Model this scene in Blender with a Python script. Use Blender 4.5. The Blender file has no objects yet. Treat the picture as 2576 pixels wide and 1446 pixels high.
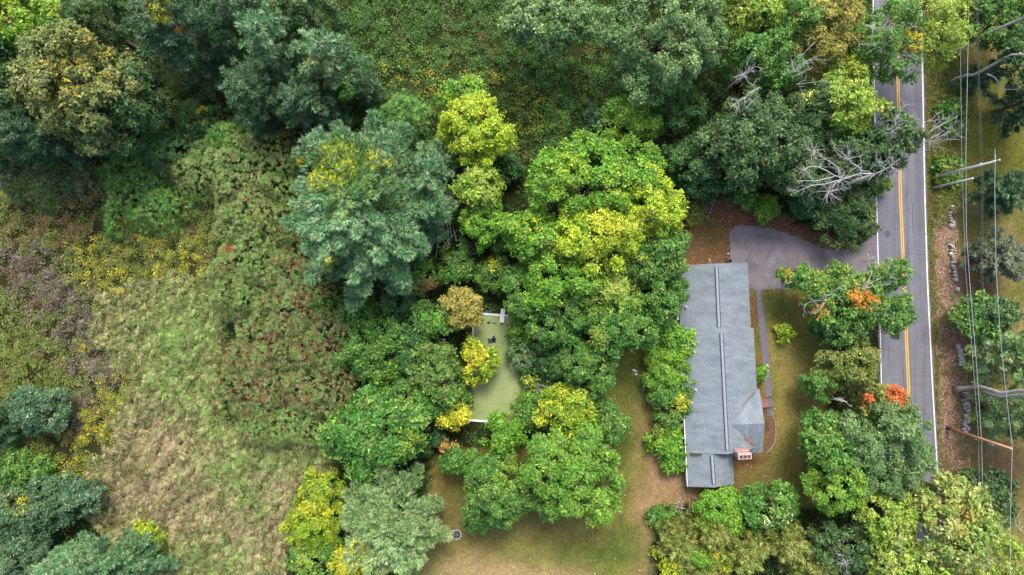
import bpy, math, random
import numpy as np
from mathutils import Vector

# ------------------------------------------------------------------ camera, sky, sun, exposure
scene = bpy.context.scene
H = 94.0                       # flying height of the camera in metres
FD = 24.0 / 36.0 * 2576.0      # focal length in pixels of a 2576 wide picture
cam_d = bpy.data.cameras.new('camera'); cam = bpy.data.objects.new('camera', cam_d)
scene.collection.objects.link(cam); scene.camera = cam
cam.location = (0, 0, H); cam_d.lens = 24; cam_d.sensor_width = 36; cam_d.clip_start = 0.5; cam_d.clip_end = 6000

SUN_AZ, SUN_EL = math.radians(7), math.radians(54)
world = bpy.data.worlds.new('World'); scene.world = world; world.use_nodes = True
wn = world.node_tree; bg = wn.nodes['Background']
sky = wn.nodes.new('ShaderNodeTexSky'); sky.sky_type = 'NISHITA'; sky.sun_disc = False
sky.sun_elevation = SUN_EL; sky.sun_rotation = SUN_AZ; sky.air_density = 0.8; sky.dust_density = 3.5; sky.ozone_density = 1.0
wn.links.new(sky.outputs[0], bg.inputs[0]); bg.inputs[1].default_value = 0.15
sd = bpy.data.lights.new('sun', 'SUN'); sun = bpy.data.objects.new('sun', sd); scene.collection.objects.link(sun)
sd.energy = 1.4; sd.angle = math.radians(18); sd.color = (1.0, 0.965, 0.90)
svec = Vector((math.cos(SUN_EL) * math.sin(SUN_AZ), math.cos(SUN_EL) * math.cos(SUN_AZ), math.sin(SUN_EL)))
sun.rotation_euler = (-svec).to_track_quat('-Z', 'Y').to_euler(); sun.location = (0, 0, 60)
vs = scene.view_settings
vs.view_transform = 'Standard'; vs.look = 'None'; vs.gamma = 1; vs.use_curve_mapping = False
vs.exposure = 1.34
scene.render.engine = 'CYCLES'
scene.cycles.max_bounces = 6; scene.cycles.diffuse_bounces = 3; scene.cycles.transmission_bounces = 3

rng = np.random.default_rng(7)
random.seed(7)
COL = scene.collection

# ------------------------------------------------------------------ helpers
def P(x, y, z=0.0):            # a point of the place seen at (x, y), z metres above the ground
    k = (H - z) / FD
    return np.array([(x - 1288.0) * k, -(y - 723.0) * k, z])
def PS(x, y, z=0.0):           # the same for a 3072 wide picture
    return P(x * 0.838542, y * 0.838542, z)
def toD(p):                    # back to map coordinates of the 2576 wide sheet, for world points
    k = FD / (H - p[..., 2])
    return 1288 + p[..., 0] * k, 723 - p[..., 1] * k

def lin(c):
    c = np.asarray(c, float) / 255.0
    return np.where(c <= 0.04045, c / 12.92, ((c + 0.055) / 1.055) ** 2.4)
def C(r, g, b, k=0.5):         # base colour of a surface that shows as r,g,b in full daylight
    return lin((r, g, b)) * k

def hash2(ix, iy, seed):
    h = (ix.astype(np.int64) * 374761393 + iy.astype(np.int64) * 668265263 + seed * 144665) & 0x7fffffff
    h = ((h ^ (h >> 13)) * 1274126177) & 0x7fffffff
    return ((h ^ (h >> 16)) & 0xffffff) / float(0xffffff)
def vnoise(x, y, seed=0):
    x0 = np.floor(x); y0 = np.floor(y); fx = x - x0; fy = y - y0
    fx = fx * fx * (3 - 2 * fx); fy = fy * fy * (3 - 2 * fy)
    a = hash2(x0, y0, seed); b = hash2(x0 + 1, y0, seed); c = hash2(x0, y0 + 1, seed); d = hash2(x0 + 1, y0 + 1, seed)
    return (a * (1 - fx) + b * fx) * (1 - fy) + (c * (1 - fx) + d * fx) * fy
def fbm(x, y, seed=0, o=3):
    s = 0; a = 0.5; t = 0
    for i in range(o):
        s = s + a * vnoise(x * 2 ** i, y * 2 ** i, seed + i * 17); t += a; a *= 0.55
    return s / t
def inpoly(px, py, poly):
    r = np.zeros(px.shape, bool); n = len(poly)
    for i in range(n):
        x1, y1 = poly[i]; x2, y2 = poly[(i + 1) % n]
        c = ((y1 > py) != (y2 > py))
        if y1 != y2:
            r ^= c & (px < (x2 - x1) * (py - y1) / (y2 - y1) + x1)
    return r
def norm(v):
    return v / (np.linalg.norm(v, axis=-1, keepdims=True) + 1e-9)
def blob(px, py, lst):
    s = np.zeros(px.shape)
    for b in lst:
        x, y, r = b[:3]; ry = b[3] if len(b) > 3 else r
        s = np.maximum(s, np.exp(-(((px - x) / r) ** 2 + ((py - y) / ry) ** 2) * 0.9))
    return s

def tag(o, label=None, cat=None, group=None, kind=None):
    if label: o['label'] = label
    if cat: o['category'] = cat
    if group: o['group'] = group
    if kind: o['kind'] = kind
    return o
def link(name, me, mat=None, parent=None):
    o = bpy.data.objects.new(name, me); COL.objects.link(o)
    if mat is not None and len(me.materials) == 0: me.materials.append(mat)
    if parent is not None: o.parent = parent
    return o
def thing(name, loc, label, cat, group=None):
    o = bpy.data.objects.new(name, None); COL.objects.link(o); o.location = tuple(float(v) for v in loc)
    o.empty_display_size = 0.3
    return tag(o, label, cat, group)

def mesh_np(name, verts, faces_flat, nside, cols=None, smooth=False):
    me = bpy.data.meshes.new(name)
    nv = len(verts); nf = len(faces_flat) // nside
    me.vertices.add(nv); me.vertices.foreach_set('co', np.asarray(verts, np.float32).ravel())
    me.loops.add(nf * nside); me.loops.foreach_set('vertex_index', np.asarray(faces_flat, np.int32))
    me.polygons.add(nf); me.polygons.foreach_set('loop_start', np.arange(nf, dtype=np.int32) * nside)
    if smooth: me.polygons.foreach_set('use_smooth', np.ones(nf, bool))
    if cols is not None:
        a = me.attributes.new('leaf_colour', 'FLOAT_COLOR', 'FACE')
        rgba = np.ones((nf, 4), np.float32); rgba[:, :3] = cols
        a.data.foreach_set('color', rgba.ravel())
    me.update(calc_edges=True)
    return me
def leaves(name, c, t, n, L, W, cols, fold=0.18):
    """leaf blades: centre, tip direction, face normal, length, width"""
    L = np.broadcast_to(np.asarray(L, float), (len(c),))[:, None]; W = np.broadcast_to(np.asarray(W, float), (len(c),))[:, None]
    s = norm(np.cross(n, t)); n2 = np.cross(t, s)
    v = np.empty((len(c), 3, 3)); m = c - t * L * 0.4
    v[:, 0] = m + s * W * 0.5; v[:, 1] = c + t * L * 0.6 + n2 * W * fold; v[:, 2] = m - s * W * 0.5
    return mesh_np(name, v.reshape(-1, 3), np.arange(len(c) * 3), 3, np.clip(cols, 0.002, 0.9))
class MB:                       # collects plain geometry for ONE mesh object
    def __init__(s): s.v = []; s.f = []
    def add(s, v, f):
        b = len(s.v); s.v += [tuple(float(q) for q in p) for p in v]; s.f += [tuple(i + b for i in q) for q in f]; return s
    def box(s, c, size, ax=None):
        ax = np.eye(3) if ax is None else np.asarray(ax)
        h = np.asarray(size) / 2; vs_ = []
        for k in range(8):
            sg = np.array([1 if k & 1 else -1, 1 if k & 2 else -1, 1 if k & 4 else -1]) * h
            vs_.append(np.asarray(c) + sg[0] * ax[0] + sg[1] * ax[1] + sg[2] * ax[2])
        return s.add(vs_, [(0, 2, 3, 1), (4, 5, 7, 6), (0, 1, 5, 4), (2, 6, 7, 3), (0, 4, 6, 2), (1, 3, 7, 5)])
    def slab(s, pts, th):       # polygon given counter-clockwise from above, thickness downwards
        n = len(pts); lo = [np.asarray(p) - np.array([0, 0, th]) for p in pts]
        return s.add(list(pts) + lo, [tuple(range(n)), tuple(range(2 * n - 1, n - 1, -1))] +
                     [(i, n + i, n + (i + 1) % n, (i + 1) % n) for i in range(n)])
    def tube(s, pts, rad, k=6, cap=True):
        pts = [np.asarray(p, float) for p in pts]; n = len(pts)
        rad = list(rad) if hasattr(rad, '__len__') else [rad] * n
        vs_ = []; fs = []
        for i, p in enumerate(pts):
            d = pts[min(i + 1, n - 1)] - pts[max(i - 1, 0)]; d = d / (np.linalg.norm(d) + 1e-9)
            a = np.array([0, 0, 1.0]) if abs(d[2]) < 0.9 else np.array([1.0, 0, 0])
            u = np.cross(d, a); u /= np.linalg.norm(u); w = np.cross(d, u)
            for j in range(k):
                q = 2 * math.pi * j / k
                vs_.append(p + (u * math.cos(q) + w * math.sin(q)) * rad[i])
        for i in range(n - 1):
            for j in range(k):
                fs.append((i * k + j, i * k + (j + 1) % k, (i + 1) * k + (j + 1) % k, (i + 1) * k + j))
        if cap: fs += [tuple(range(k - 1, -1, -1)), tuple(range((n - 1) * k, n * k))]
        return s.add(vs_, fs)
    def lathe(s, prof, c=(0, 0, 0), k=20):
        c = np.asarray(c); vs_ = []; fs = []
        for r, z in prof:
            for j in range(k):
                q = 2 * math.pi * j / k; vs_.append(c + np.array([r * math.cos(q), r * math.sin(q), z]))
        for i in range(len(prof) - 1):
            for j in range(k):
                fs.append((i * k + j, i * k + (j + 1) % k, (i + 1) * k + (j + 1) % k, (i + 1) * k + j))
        return s.add(vs_, fs)
    def mesh(s, name, smooth=False):
        me = bpy.data.meshes.new(name); me.from_pydata(s.v, [], s.f); me.update()
        if smooth: me.polygons.foreach_set('use_smooth', [True] * len(me.polygons))
        return me
    def build(s, name, mat, parent=None, smooth=False):
        return link(name, s.mesh(name, smooth), mat, parent)

# ------------------------------------------------------------------ materials
def newmat(name):
    m = bpy.data.materials.new(name); m.use_nodes = True
    nt = m.node_tree; b = nt.nodes['Principled BSDF']
    return m, nt, b
def mixc(nt, fac, a, b, mode='MIX'):
    n = nt.nodes.new('ShaderNodeMix'); n.data_type = 'RGBA'; n.blend_type = mode
    for s, v in ((0, fac), (6, a), (7, b)):
        if hasattr(v, 'is_output'): nt.links.new(v, n.inputs[s])
        else: n.inputs[s].default_value = v if s == 0 else (*v[:3], 1)
    return n.outputs[2]
def noise(nt, scale, detail=4, rough=0.6, vec=None, dist=0.0):
    n = nt.nodes.new('ShaderNodeTexNoise'); n.inputs['Scale'].default_value = scale
    n.inputs['Detail'].default_value = detail; n.inputs['Roughness'].default_value = rough; n.inputs['Distortion'].default_value = dist
    if vec is not None: nt.links.new(vec, n.inputs['Vector'])
    return n.outputs[0]
def ramp(nt, fac, a, b):
    n = nt.nodes.new('ShaderNodeMapRange'); nt.links.new(fac, n.inputs[0])
    n.inputs[1].default_value = a; n.inputs[2].default_value = b; return n.outputs[0]
def objco(nt):
    return nt.nodes.new('ShaderNodeTexCoord').outputs['Object']
def bump(nt, b, h, strength=0.4, dist=0.05):
    n = nt.nodes.new('ShaderNodeBump'); n.inputs['Strength'].default_value = strength; n.inputs['Distance'].default_value = dist
    nt.links.new(h, n.inputs['Height']); nt.links.new(n.outputs[0], b.inputs['Normal'])

def plain(name, c, rough=0.6, var=0.25, scale=6.0, c2=None, metal=0.0, bmp=0.0):
    m, nt, b = newmat(name); v = objco(nt)
    f = ramp(nt, noise(nt, scale, 5, 0.65, v), 0.3, 0.7)
    c = np.asarray(c); c2 = c * (1 - var) if c2 is None else np.asarray(c2)
    nt.links.new(mixc(nt, f, c2, c), b.inputs['Base Color'])
    b.inputs['Roughness'].default_value = rough; b.inputs['Metallic'].default_value = metal
    if bmp: bump(nt, b, noise(nt, scale * 3, 4, 0.7, v), bmp, 0.03)
    return m

def leafmat(name, trans=0.25, rough=0.55):
    m, nt, b = newmat(name)
    a = nt.nodes.new('ShaderNodeAttribute'); a.attribute_name = 'leaf_colour'
    nt.links.new(a.outputs['Color'], b.inputs['Base Color']); b.inputs['Roughness'].default_value = rough
    b.inputs['Specular IOR Level'].default_value = 0.35
    t = nt.nodes.new('ShaderNodeBsdfTranslucent'); nt.links.new(mixc(nt, 1.0, a.outputs['Color'], (1.0, 1.05, 0.6), 'MULTIPLY'), t.inputs[0])
    mx = nt.nodes.new('ShaderNodeMixShader'); mx.inputs[0].default_value = trans
    nt.links.new(b.outputs[0], mx.inputs[1]); nt.links.new(t.outputs[0], mx.inputs[2])
    nt.links.new(mx.outputs[0], nt.nodes['Material Output'].inputs[0])
    return m
M_LEAF = leafmat('foliage'); M_NEEDLE = leafmat('pine_needles', 0.12, 0.6); M_HERB = leafmat('herbage', 0.2, 0.7)
M_BARK = plain('bark', (0.13, 0.105, 0.085), 0.9, 0.5, 3.0, bmp=0.6)
M_DEAD = plain('bleached_wood', (0.50, 0.48, 0.45), 0.8, 0.45, 2.0, bmp=0.4)
M_GREYBARK = plain('grey_bark', (0.46, 0.42, 0.375), 0.9, 0.45, 2.2, bmp=0.7)

# ------------------------------------------------------------------ zones of the ground (map coordinates of the 2576 sheet)
Z_MEADOW = [(290, 720), (420, 690), (540, 720), (565, 800), (560, 1060), (640, 1090), (850, 1100), (850, 1220), (740, 1340), (690, 1500), (340, 1500), (240, 1330), (190, 1230), (290, 1100), (330, 1000), (300, 930), (240, 830)]
Z_WEEDS = [(-120, 420), (440, 420), (545, 540), (540, 720), (420, 690), (290, 720), (240, 830), (300, 930), (330, 1000), (290, 1100), (190, 1230), (-120, 1260)]
Z_LAWN = [(1500, 860), (1700, 860), (1730, 640), (1840, 640), (1880, 700), (2060, 710), (2100, 900), (2060, 1280), (1700, 1270), (1640, 1330), (1640, 1500), (1030, 1500), (1090, 1140), (1500, 1100)]
Z_YARD = [(1640, 490), (1840, 490), (2010, 560), (2190, 640), (2190, 700), (1700, 700), (1640, 640)]
Z_EAST = [(2310, -90), (2800, -90), (2800, 1540), (2370, 1540)]
ROAD_L = [(2196, -60), (2199, 209), (2205, 500), (2208, 620), (2214, 820), (2220, 1100), (2228, 1300), (2236, 1520)]
ROAD_R = [(2317, -60), (2318, 21), (2327, 500), (2333, 700), (2346, 970), (2362, 1243), (2380, 1520)]
Z_DRIVE = [(1836, 583), (1852, 567), (1905, 568), (1960, 580), (2020, 600), (2062, 621), (2100, 631), (2140, 626), (2176, 607), (2212, 580), (2216, 745), (2170, 726), (2090, 722), (1965, 727), (1884, 728), (1836, 728)]
POOL = [P(1196, 790), P(1330, 800), P(1311, 1064), P(1174, 1053)]
Z_POOL = [(1190, 782), (1338, 794), (1318, 1072), (1166, 1060)]
Z_HOUSE = [(1703, 668), (1880, 660), (1900, 830), (1925, 1000), (1918, 1140), (1846, 1150), (1846, 1218), (1730, 1224)]
Z_VERGEWEED = [(2336, 150), (2422, 150), (2428, 540), (2352, 560)]
Z_LITTER = [(2352, 545), (2404, 520), (2420, 800), (2440, 1120), (2440, 1350), (2372, 1350), (2362, 960)]

def ground_colour(x, y):
    """albedo of the bare ground at map coordinates"""
    n1 = fbm(x / 26, y / 26, 1); n2 = fbm(x / 7, y / 7, 5); n3 = fbm(x / 70, y / 70, 9)
    wx = x + (fbm(x / 18, y / 18, 21) - 0.5) * 40; wy = y + (fbm(x / 18, y / 18, 33) - 0.5) * 40
    def mixa(a, b, f): return a * (1 - f[:, None]) + b * f[:, None]
    def soft(v, a, b): return np.clip((v - a) / (b - a), 0, 1)
    c = np.tile(C(52, 66, 32), (len(x), 1))
    c = mixa(c, C(66, 64, 38), soft(n1, 0.55, 0.75))
    c = mixa(c, C(66, 82, 38), blob(wx, wy, [(1150, 150, 260, 200), (1380, 250, 160, 120), (1250, 60, 200, 100), (1100, 230, 150, 90)]) * .8)
    def over(poly, col, c, f=1.0):
        m = inpoly(wx, wy, poly).astype(float) * f
        return mixa(c, col, m)
    mead = mixa(np.tile(C(128, 112, 80), (len(x), 1)), C(104, 112, 62), soft(n1, 0.45, 0.6))
    c = np.where(inpoly(wx, wy, Z_MEADOW)[:, None], mead, c)
    c = over(Z_WEEDS, C(64, 66, 38), c)
    # lawns
    lawn = mixa(np.tile(C(142, 146, 76), (len(x), 1)), C(158, 142, 88), soft(n3 + 0.5 * n1, 0.68, 0.88))
    lawn = mixa(lawn, C(100, 112, 52), soft(n1 * 0.7 + n2 * 0.3, 0.52, 0.66) * 0.7)
    lawn = mixa(lawn, C(92, 118, 52), blob(wx, wy, [(1600, 985, 45, 60), (1560, 1345, 40, 25), (1545, 1390, 60, 30), (1935, 1160, 26, 16), (1960, 780, 40, 60), (1570, 1120, 22, 60)]) * 0.75)
    lawn = mixa(lawn, C(200, 160, 134), blob(wx, wy, [(1680, 1215, 62, 48), (1720, 1260, 70, 40), (1640, 1270, 40, 40), (1650, 1140, 28, 40)]) * 0.95)
    lawn = mixa(lawn, C(172, 150, 108), blob(wx, wy, [(1628, 1340, 24, 70), (1625, 1430, 26, 60), (1636, 1060, 22, 70)]) * 0.8)
    lawn = mixa(lawn, C(204, 176, 138), blob(wx, wy, [(1250, 1450, 130, 42), (1160, 1430, 80, 40), (1370, 1455, 90, 30), (1215, 1446, 50, 16)]) * 0.9)
    lawn = mixa(lawn, C(138, 122, 80), blob(wx, wy, [(1110, 1270, 40, 100), (1900, 1220, 120, 50), (1790, 1260, 90, 36), (1330, 1320, 120, 40)]) * 0.8)
    lawn = mixa(lawn, C(176, 158, 98), blob(wx, wy, [(1975, 950, 30, 110), (1960, 1080, 40, 80), (1945, 860, 16, 60)]) * 0.7)
    c = np.where(inpoly(wx, wy, Z_LAWN)[:, None], lawn, c)
    # brown leafy yard north of the house
    yard = mixa(np.tile(C(140, 104, 82), (len(x), 1)), C(128, 118, 68), blob(wx, wy, [(1790, 600, 46, 34), (1770, 560, 30, 20)]))
    yard = mixa(yard, C(150, 110, 84), soft(n2, 0.55, 0.7) * 0.6)
    c = np.where(inpoly(wx, wy, Z_YARD)[:, None], yard, c)
    # east of the road
    e = mixa(np.tile(C(140, 138, 78), (len(x), 1)), C(166, 148, 102), soft(n1, 0.5, 0.66))
    e = mixa(e, C(140, 142, 62), blob(wx, wy, [(2490, 330, 110, 120), (2560, 400, 120, 70)]))
    e = mixa(e, C(128, 102, 84), blob(wx, wy, [(2410, 1200, 60, 130), (2520, 1180, 70, 70), (2400, 1330, 40, 90), (2470, 740, 50, 50)]))
    strip = np.clip(1 - np.abs(wx - np.interp(wy, [p[1] for p in ROAD_R], [p[0] for p in ROAD_R]) - 12) / 16, 0, 1)
    e = mixa(e, C(112, 108, 58), strip * 0.9)
    e = np.where(inpoly(wx, wy, Z_LITTER)[:, None], mixa(np.tile(C(208, 170, 146), (len(x), 1)), C(170, 130, 106), soft(n2, 0.4, 0.6)), e)
    c = np.where((x > np.interp(y, [p[1] for p in ROAD_R], [p[0] for p in ROAD_R]) - 4)[:, None], e, c)
    # bare earth along the house front
    c = mixa(c, C(128, 84, 66), blob(wx, wy, [(1895, 780, 12, 70), (1912, 960, 10, 90), (1925, 1080, 14, 70), (1880, 1160, 50, 16)]) * 0.9)
    far = np.clip(np.maximum(np.maximum(-x - 60, x - 2680), np.maximum(-y - 60, y - 1510)) / 120, 0, 1)
    c = mixa(c * (0.8 + 0.4 * n2)[:, None], C(70, 88, 42), far)
    return c

xs = np.concatenate([[-3000, -1200, -500, -220, -130], np.arange(-96, 96.1, 0.75), [130, 220, 500, 1200, 3000]])
ys = np.concatenate([[-3000, -1200, -500, -200, -110], np.arange(-66, 66.1, 0.75), [110, 200, 500, 1200, 3000]])
gx, gy = np.meshgrid(xs, ys); nx, ny = len(xs), len(ys)
gv = np.stack([gx.ravel(), gy.ravel(), np.zeros(nx * ny)], 1)
dx, dy = toD(gv)
gcol = ground_colour(dx, dy)
rough_zone = (inpoly(dx, dy, Z_MEADOW) | inpoly(dx, dy, Z_WEEDS)).astype(float)
gv[:, 2] = rough_zone * (fbm(dx / 30, dy / 30, 55) - 0.3) * 0.5 - 0.0
gv[:, 2] = np.clip(gv[:, 2], 0, 1)
ii = (np.arange(ny - 1)[:, None] * nx + np.arange(nx - 1)[None, :]).ravel()
gf = np.stack([ii, ii + 1, ii + nx + 1, ii + nx], 1).ravel()
gme = mesh_np('ground', gv, gf, 4, None, True)
ga = gme.attributes.new('soil_colour', 'FLOAT_COLOR', 'POINT')
rgba = np.ones((len(gv), 4), np.float32); rgba[:, :3] = gcol; ga.data.foreach_set('color', rgba.ravel())
M_GROUND, nt, b = newmat('ground_soil_and_turf')
a = nt.nodes.new('ShaderNodeAttribute'); a.attribute_name = 'soil_colour'; v = objco(nt)
c1 = mixc(nt, ramp(nt, noise(nt, 5.0, 6, 0.8, v), 0.32, 0.68), (0.45, 0.46, 0.45), (1.5, 1.48, 1.42))
c2 = mixc(nt, 1.0, a.outputs['Color'], c1, 'MULTIPLY')
c3 = mixc(nt, ramp(nt, noise(nt, 1.1, 4, 0.6, v, 0.4), 0.35, 0.65), (0.86, 0.9, 0.8), (1.12, 1.08, 1.05))
c4 = mixc(nt, ramp(nt, noise(nt, 2.3, 8, 0.72, v, 0.3), 0.44, 0.56), (0.88, 0.96, 0.72), (1.14, 1.06, 1.12))
nt.links.new(mixc(nt, 1.0, mixc(nt, 1.0, c2, c3, 'MULTIPLY'), c4, 'MULTIPLY'), b.inputs['Base Color']); b.inputs['Roughness'].default_value = 0.95
b.inputs['Specular IOR Level'].default_value = 0.1
bump(nt, b, noise(nt, 9.0, 4, 0.75, v), 0.7, 0.08)
tag(link('ground', gme, M_GROUND), kind='structure')

# ------------------------------------------------------------------ road, markings, driveway, path
def interp_line(L, y):
    return np.interp(y, [p[1] for p in L], [p[0] for p in L])
def strip_sheet(name, left, right, ylist, z, mat, parent=None, kind=None, th=0.03):
    m = MB(); n = len(ylist); vs_ = []
    for y in ylist:
        vs_ += [P(left(y), y) + [0, 0, z], P(right(y), y) + [0, 0, z]]
    m.add(vs_, [(2 * i, 2 * i + 2, 2 * i + 3, 2 * i + 1) for i in range(n - 1)])
    o = m.build(name, mat, parent)
    if kind: o['kind'] = kind
    return o
M_ROAD, nt, b = newmat('asphalt_road'); v = objco(nt)
c1 = mixc(nt, ramp(nt, noise(nt, 0.5, 5, 0.6, v), 0.3, 0.7), C(130, 129, 138), C(148, 147, 156))
c2 = mixc(nt, ramp(nt, noise(nt, 14, 3, 0.8, v), 0.25, 0.75), (0.75, 0.75, 0.75), (1.2, 1.2, 1.2))
mp = nt.nodes.new('ShaderNodeMapping'); mp.inputs['Scale'].default_value = (1.4, 0.02, 1); nt.links.new(v, mp.inputs[0])
c3 = mixc(nt, ramp(nt, noise(nt, 1.2, 3, 0.5, mp.outputs[0]), 0.35, 0.65), (0.83, 0.83, 0.84), (1.12, 1.12, 1.11))
nt.links.new(mixc(nt, 1, mixc(nt, 1, c1, c2, 'MULTIPLY'), c3, 'MULTIPLY'), b.inputs['Base Color']); b.inputs['Roughness'].default_value = 0.85
bump(nt, b, noise(nt, 40, 2, 0.7, v), 0.3, 0.01)
M_WHITE = plain('worn_white_paint', (0.72, 0.72, 0.72), 0.7, 0.25, 5.0)
M_YELLOW = plain('worn_yellow_paint', C(255, 205, 84, 0.6), 0.7, 0.25, 5.0)
M_SEAL = plain('crack_sealant', (0.035, 0.035, 0.04), 0.6)
yl = list(range(-90, 1541, 30))
edge = lambda y: 1.2 * math.sin(y * 0.11) + 0.9 * math.sin(y * 0.047 + 1) + 0.5 * math.sin(y * 0.31)
road = strip_sheet('road', lambda y: interp_line(ROAD_L, y) - 5 + edge(y), lambda y: interp_line(ROAD_R, y) + 4 + edge(y + 40), list(range(-90, 1541, 6)), 0.035, M_ROAD, kind='structure')
strip_sheet('edge_line', lambda y: interp_line(ROAD_L, y) - 1.1, lambda y: interp_line(ROAD_L, y) + 1.1, yl, 0.039, M_WHITE, road)
strip_sheet('edge_line', lambda y: interp_line(ROAD_R, y) - 2.2, lambda y: interp_line(ROAD_R, y) + 1.0, yl, 0.039, M_WHITE, road)
YC = [(2252, -60), (2258, 167), (2265, 500), (2275, 720), (2285, 965), (2294, 1150), (2310, 1520)]
strip_sheet('centre_line', lambda y: interp_line(YC, y) - 3.8, lambda y: interp_line(YC, y) - 0.9, yl, 0.039, M_YELLOW, road)
strip_sheet('centre_line', lambda y: interp_line(YC, y) + 0.9, lambda y: interp_line(YC, y) + 3.8, yl, 0.039, M_YELLOW, road)
def crack(pts, w):
    m = MB(); vs_ = []
    for i, (x, y) in enumerate(pts):
        ww = w * (0.5 + random.random()) * (0.3 if i in (0, len(pts) - 1) else 1)
        vs_ += [P(x - ww, y) + [0, 0, 0.0415], P(x + ww, y) + [0, 0, 0.0415]]
    m.add(vs_, [(2 * i, 2 * i + 2, 2 * i + 3, 2 * i + 1) for i in range(len(pts) - 1)]); m.build('sealed_crack', M_SEAL, road)
crack([(2292, 478), (2293, 500), (2294.5, 520), (2294.5, 545), (2296, 560), (2296.5, 585), (2298, 600)], 0.8)
crack([(2291, 430), (2290, 445), (2291.5, 460), (2290.5, 475)], 0.4)
crack([(2272.5, 905), (2272.5, 930), (2273.5, 960), (2274, 985), (2276, 1010)], 0.7)
crack([(2187, 632), (2186, 645), (2188, 660), (2185, 672)], 0.5)
crack([(2199, 628), (2199.5, 640), (2197, 655), (2199, 672)], 0.5)
crack([(2189, 660), (2194, 658), (2198, 652)], 0.4)
crack([(2316, 300), (2314.5, 318), (2316, 335), (2316.5, 352)], 0.6)
def cross_crack(y, x0, x1):
    n = 10; m = MB(); vs_ = []
    for i in range(n + 1):
        x = x0 + (x1 - x0) * i / n; yy = y + random.uniform(-1.5, 1.5); w = .35 * (.4 + random.random())
        vs_ += [P(x, yy + w) + [0, 0, .0415], P(x, yy - w) + [0, 0, .0415]]
    m.add(vs_, [(2 * i, 2 * i + 2, 2 * i + 3, 2 * i + 1) for i in range(n)]); m.build('sealed_crack', M_SEAL, road)
cross_crack(880, 2222, 2268); cross_crack(945, 2292, 2342); cross_crack(1094, 2300, 2350); cross_crack(640, 2272, 2328); cross_crack(250, 2264, 2316)
crack([(2236, 850), (2237, 870), (2235, 890), (2238, 930)], .4); crack([(2318, 760), (2320, 800), (2319, 830), (2322, 870)], .35); crack([(2246, 400), (2247, 430), (2245, 450)], .4)
pt = MB(); cs = []
for k in range(14):
    an = 2 * math.pi * k / 14; cs.append(P(2233 + 8 * math.cos(an) * (0.85 + 0.3 * random.random()), 588 + 9 * math.sin(an) * (0.85 + 0.3 * random.random())) + [0, 0, 0.041])
pt.add(cs[::-1], [tuple(range(14))]); pt.build('oil_stain', plain('stained_asphalt', C(108, 106, 122), 0.7, 0.3, 4), road)

M_DRIVE, nt, b = newmat('asphalt_driveway'); v = objco(nt)
c1 = mixc(nt, ramp(nt, noise(nt, 0.35, 6, 0.7, v, 0.6), 0.3, 0.7), C(118, 111, 113), C(164, 156, 160))
c2 = mixc(nt, ramp(nt, noise(nt, 10, 4, 0.8, v), 0.25, 0.75), (0.72, 0.72, 0.72), (1.25, 1.25, 1.25))
c3 = mixc(nt, ramp(nt, noise(nt, 1.6, 7, 0.75, v, 0.8), 0.56, 0.66), (1, 1, 1), (1.25, 1.23, 1.2))
vo = nt.nodes.new('ShaderNodeTexVoronoi'); vo.feature = 'DISTANCE_TO_EDGE'; vo.inputs['Scale'].default_value = 0.17; wv = nt.nodes.new('ShaderNodeMix'); wv.data_type = 'VECTOR'
nz = nt.nodes.new('ShaderNodeTexNoise'); nz.inputs['Scale'].default_value = 1.1; nt.links.new(v, nz.inputs['Vector']); wv.inputs[0].default_value = 0.25; nt.links.new(v, wv.inputs[4]); nt.links.new(nz.outputs['Color'], wv.inputs[5]); nt.links.new(wv.outputs[1], vo.inputs['Vector'])
c4 = mixc(nt, ramp(nt, vo.outputs[0], 0.004, 0.016), (0.9, 0.9, 0.9), (1, 1, 1))
nt.links.new(mixc(nt, 1, mixc(nt, 1, mixc(nt, 1, c1, c2, 'MULTIPLY'), c3, 'MULTIPLY'), c4, 'MULTIPLY'), b.inputs['Base Color']); b.inputs['Roughness'].default_value = 0.9
bump(nt, b, noise(nt, 25, 3, 0.7, v), 0.4, 0.02)
def sheet(name, poly, z, mat, kind='structure', wob=0.0, parent=None):
    m = MB(); pts = []
    n = len(poly)
    for i in range(n):
        x1, y1 = poly[i]; x2, y2 = poly[(i + 1) % n]; L = math.hypot(x2 - x1, y2 - y1); k = max(1, int(L / 6))
        for j in range(k):
            t = j / k; pts.append(P(x1 + (x2 - x1) * t + random.uniform(-wob, wob), y1 + (y2 - y1) * t + random.uniform(-wob, wob)) + [0, 0, z])
    pts = pts[::-1]
    a = sum(pts[i][0] * pts[(i + 1) % len(pts)][1] - pts[(i + 1) % len(pts)][0] * pts[i][1] for i in range(len(pts)))
    if a < 0: pts = pts[::-1]
    m.slab(pts, 0.02); o = m.build(name, mat, parent)
    if kind: o['kind'] = kind
    return o
sheet('driveway', Z_DRIVE, 0.031, M_DRIVE, wob=2.2)
sheet('footpath', [(1902, 729), (1914, 729), (1920, 775), (1930, 850), (1938, 930), (1944, 1020), (1945, 1046), (1930, 1046), (1926, 985), (1918, 900), (1910, 830), (1905, 770)], 0.033, plain('path_asphalt', C(140, 134, 146), 0.9, 0.25, 3.0, bmp=0.3), wob=0.6)
M_BED = plain('bare_bed_soil', C(146, 108, 84), 0.95, 0.4, 4.0, bmp=0.8)
bed = sheet('planting_bed', [(1934, 1049), (1944, 1046), (1950, 1062), (1951, 1090), (1948, 1112), (1940, 1125), (1928, 1136), (1931, 1110), (1934, 1080)], 0.033, M_BED, wob=0.5)
m = MB()
kb = [(1943, 1043), (1950, 1060), (1952, 1088), (1949, 1112), (1941, 1126), (1929, 1138)]
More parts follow.
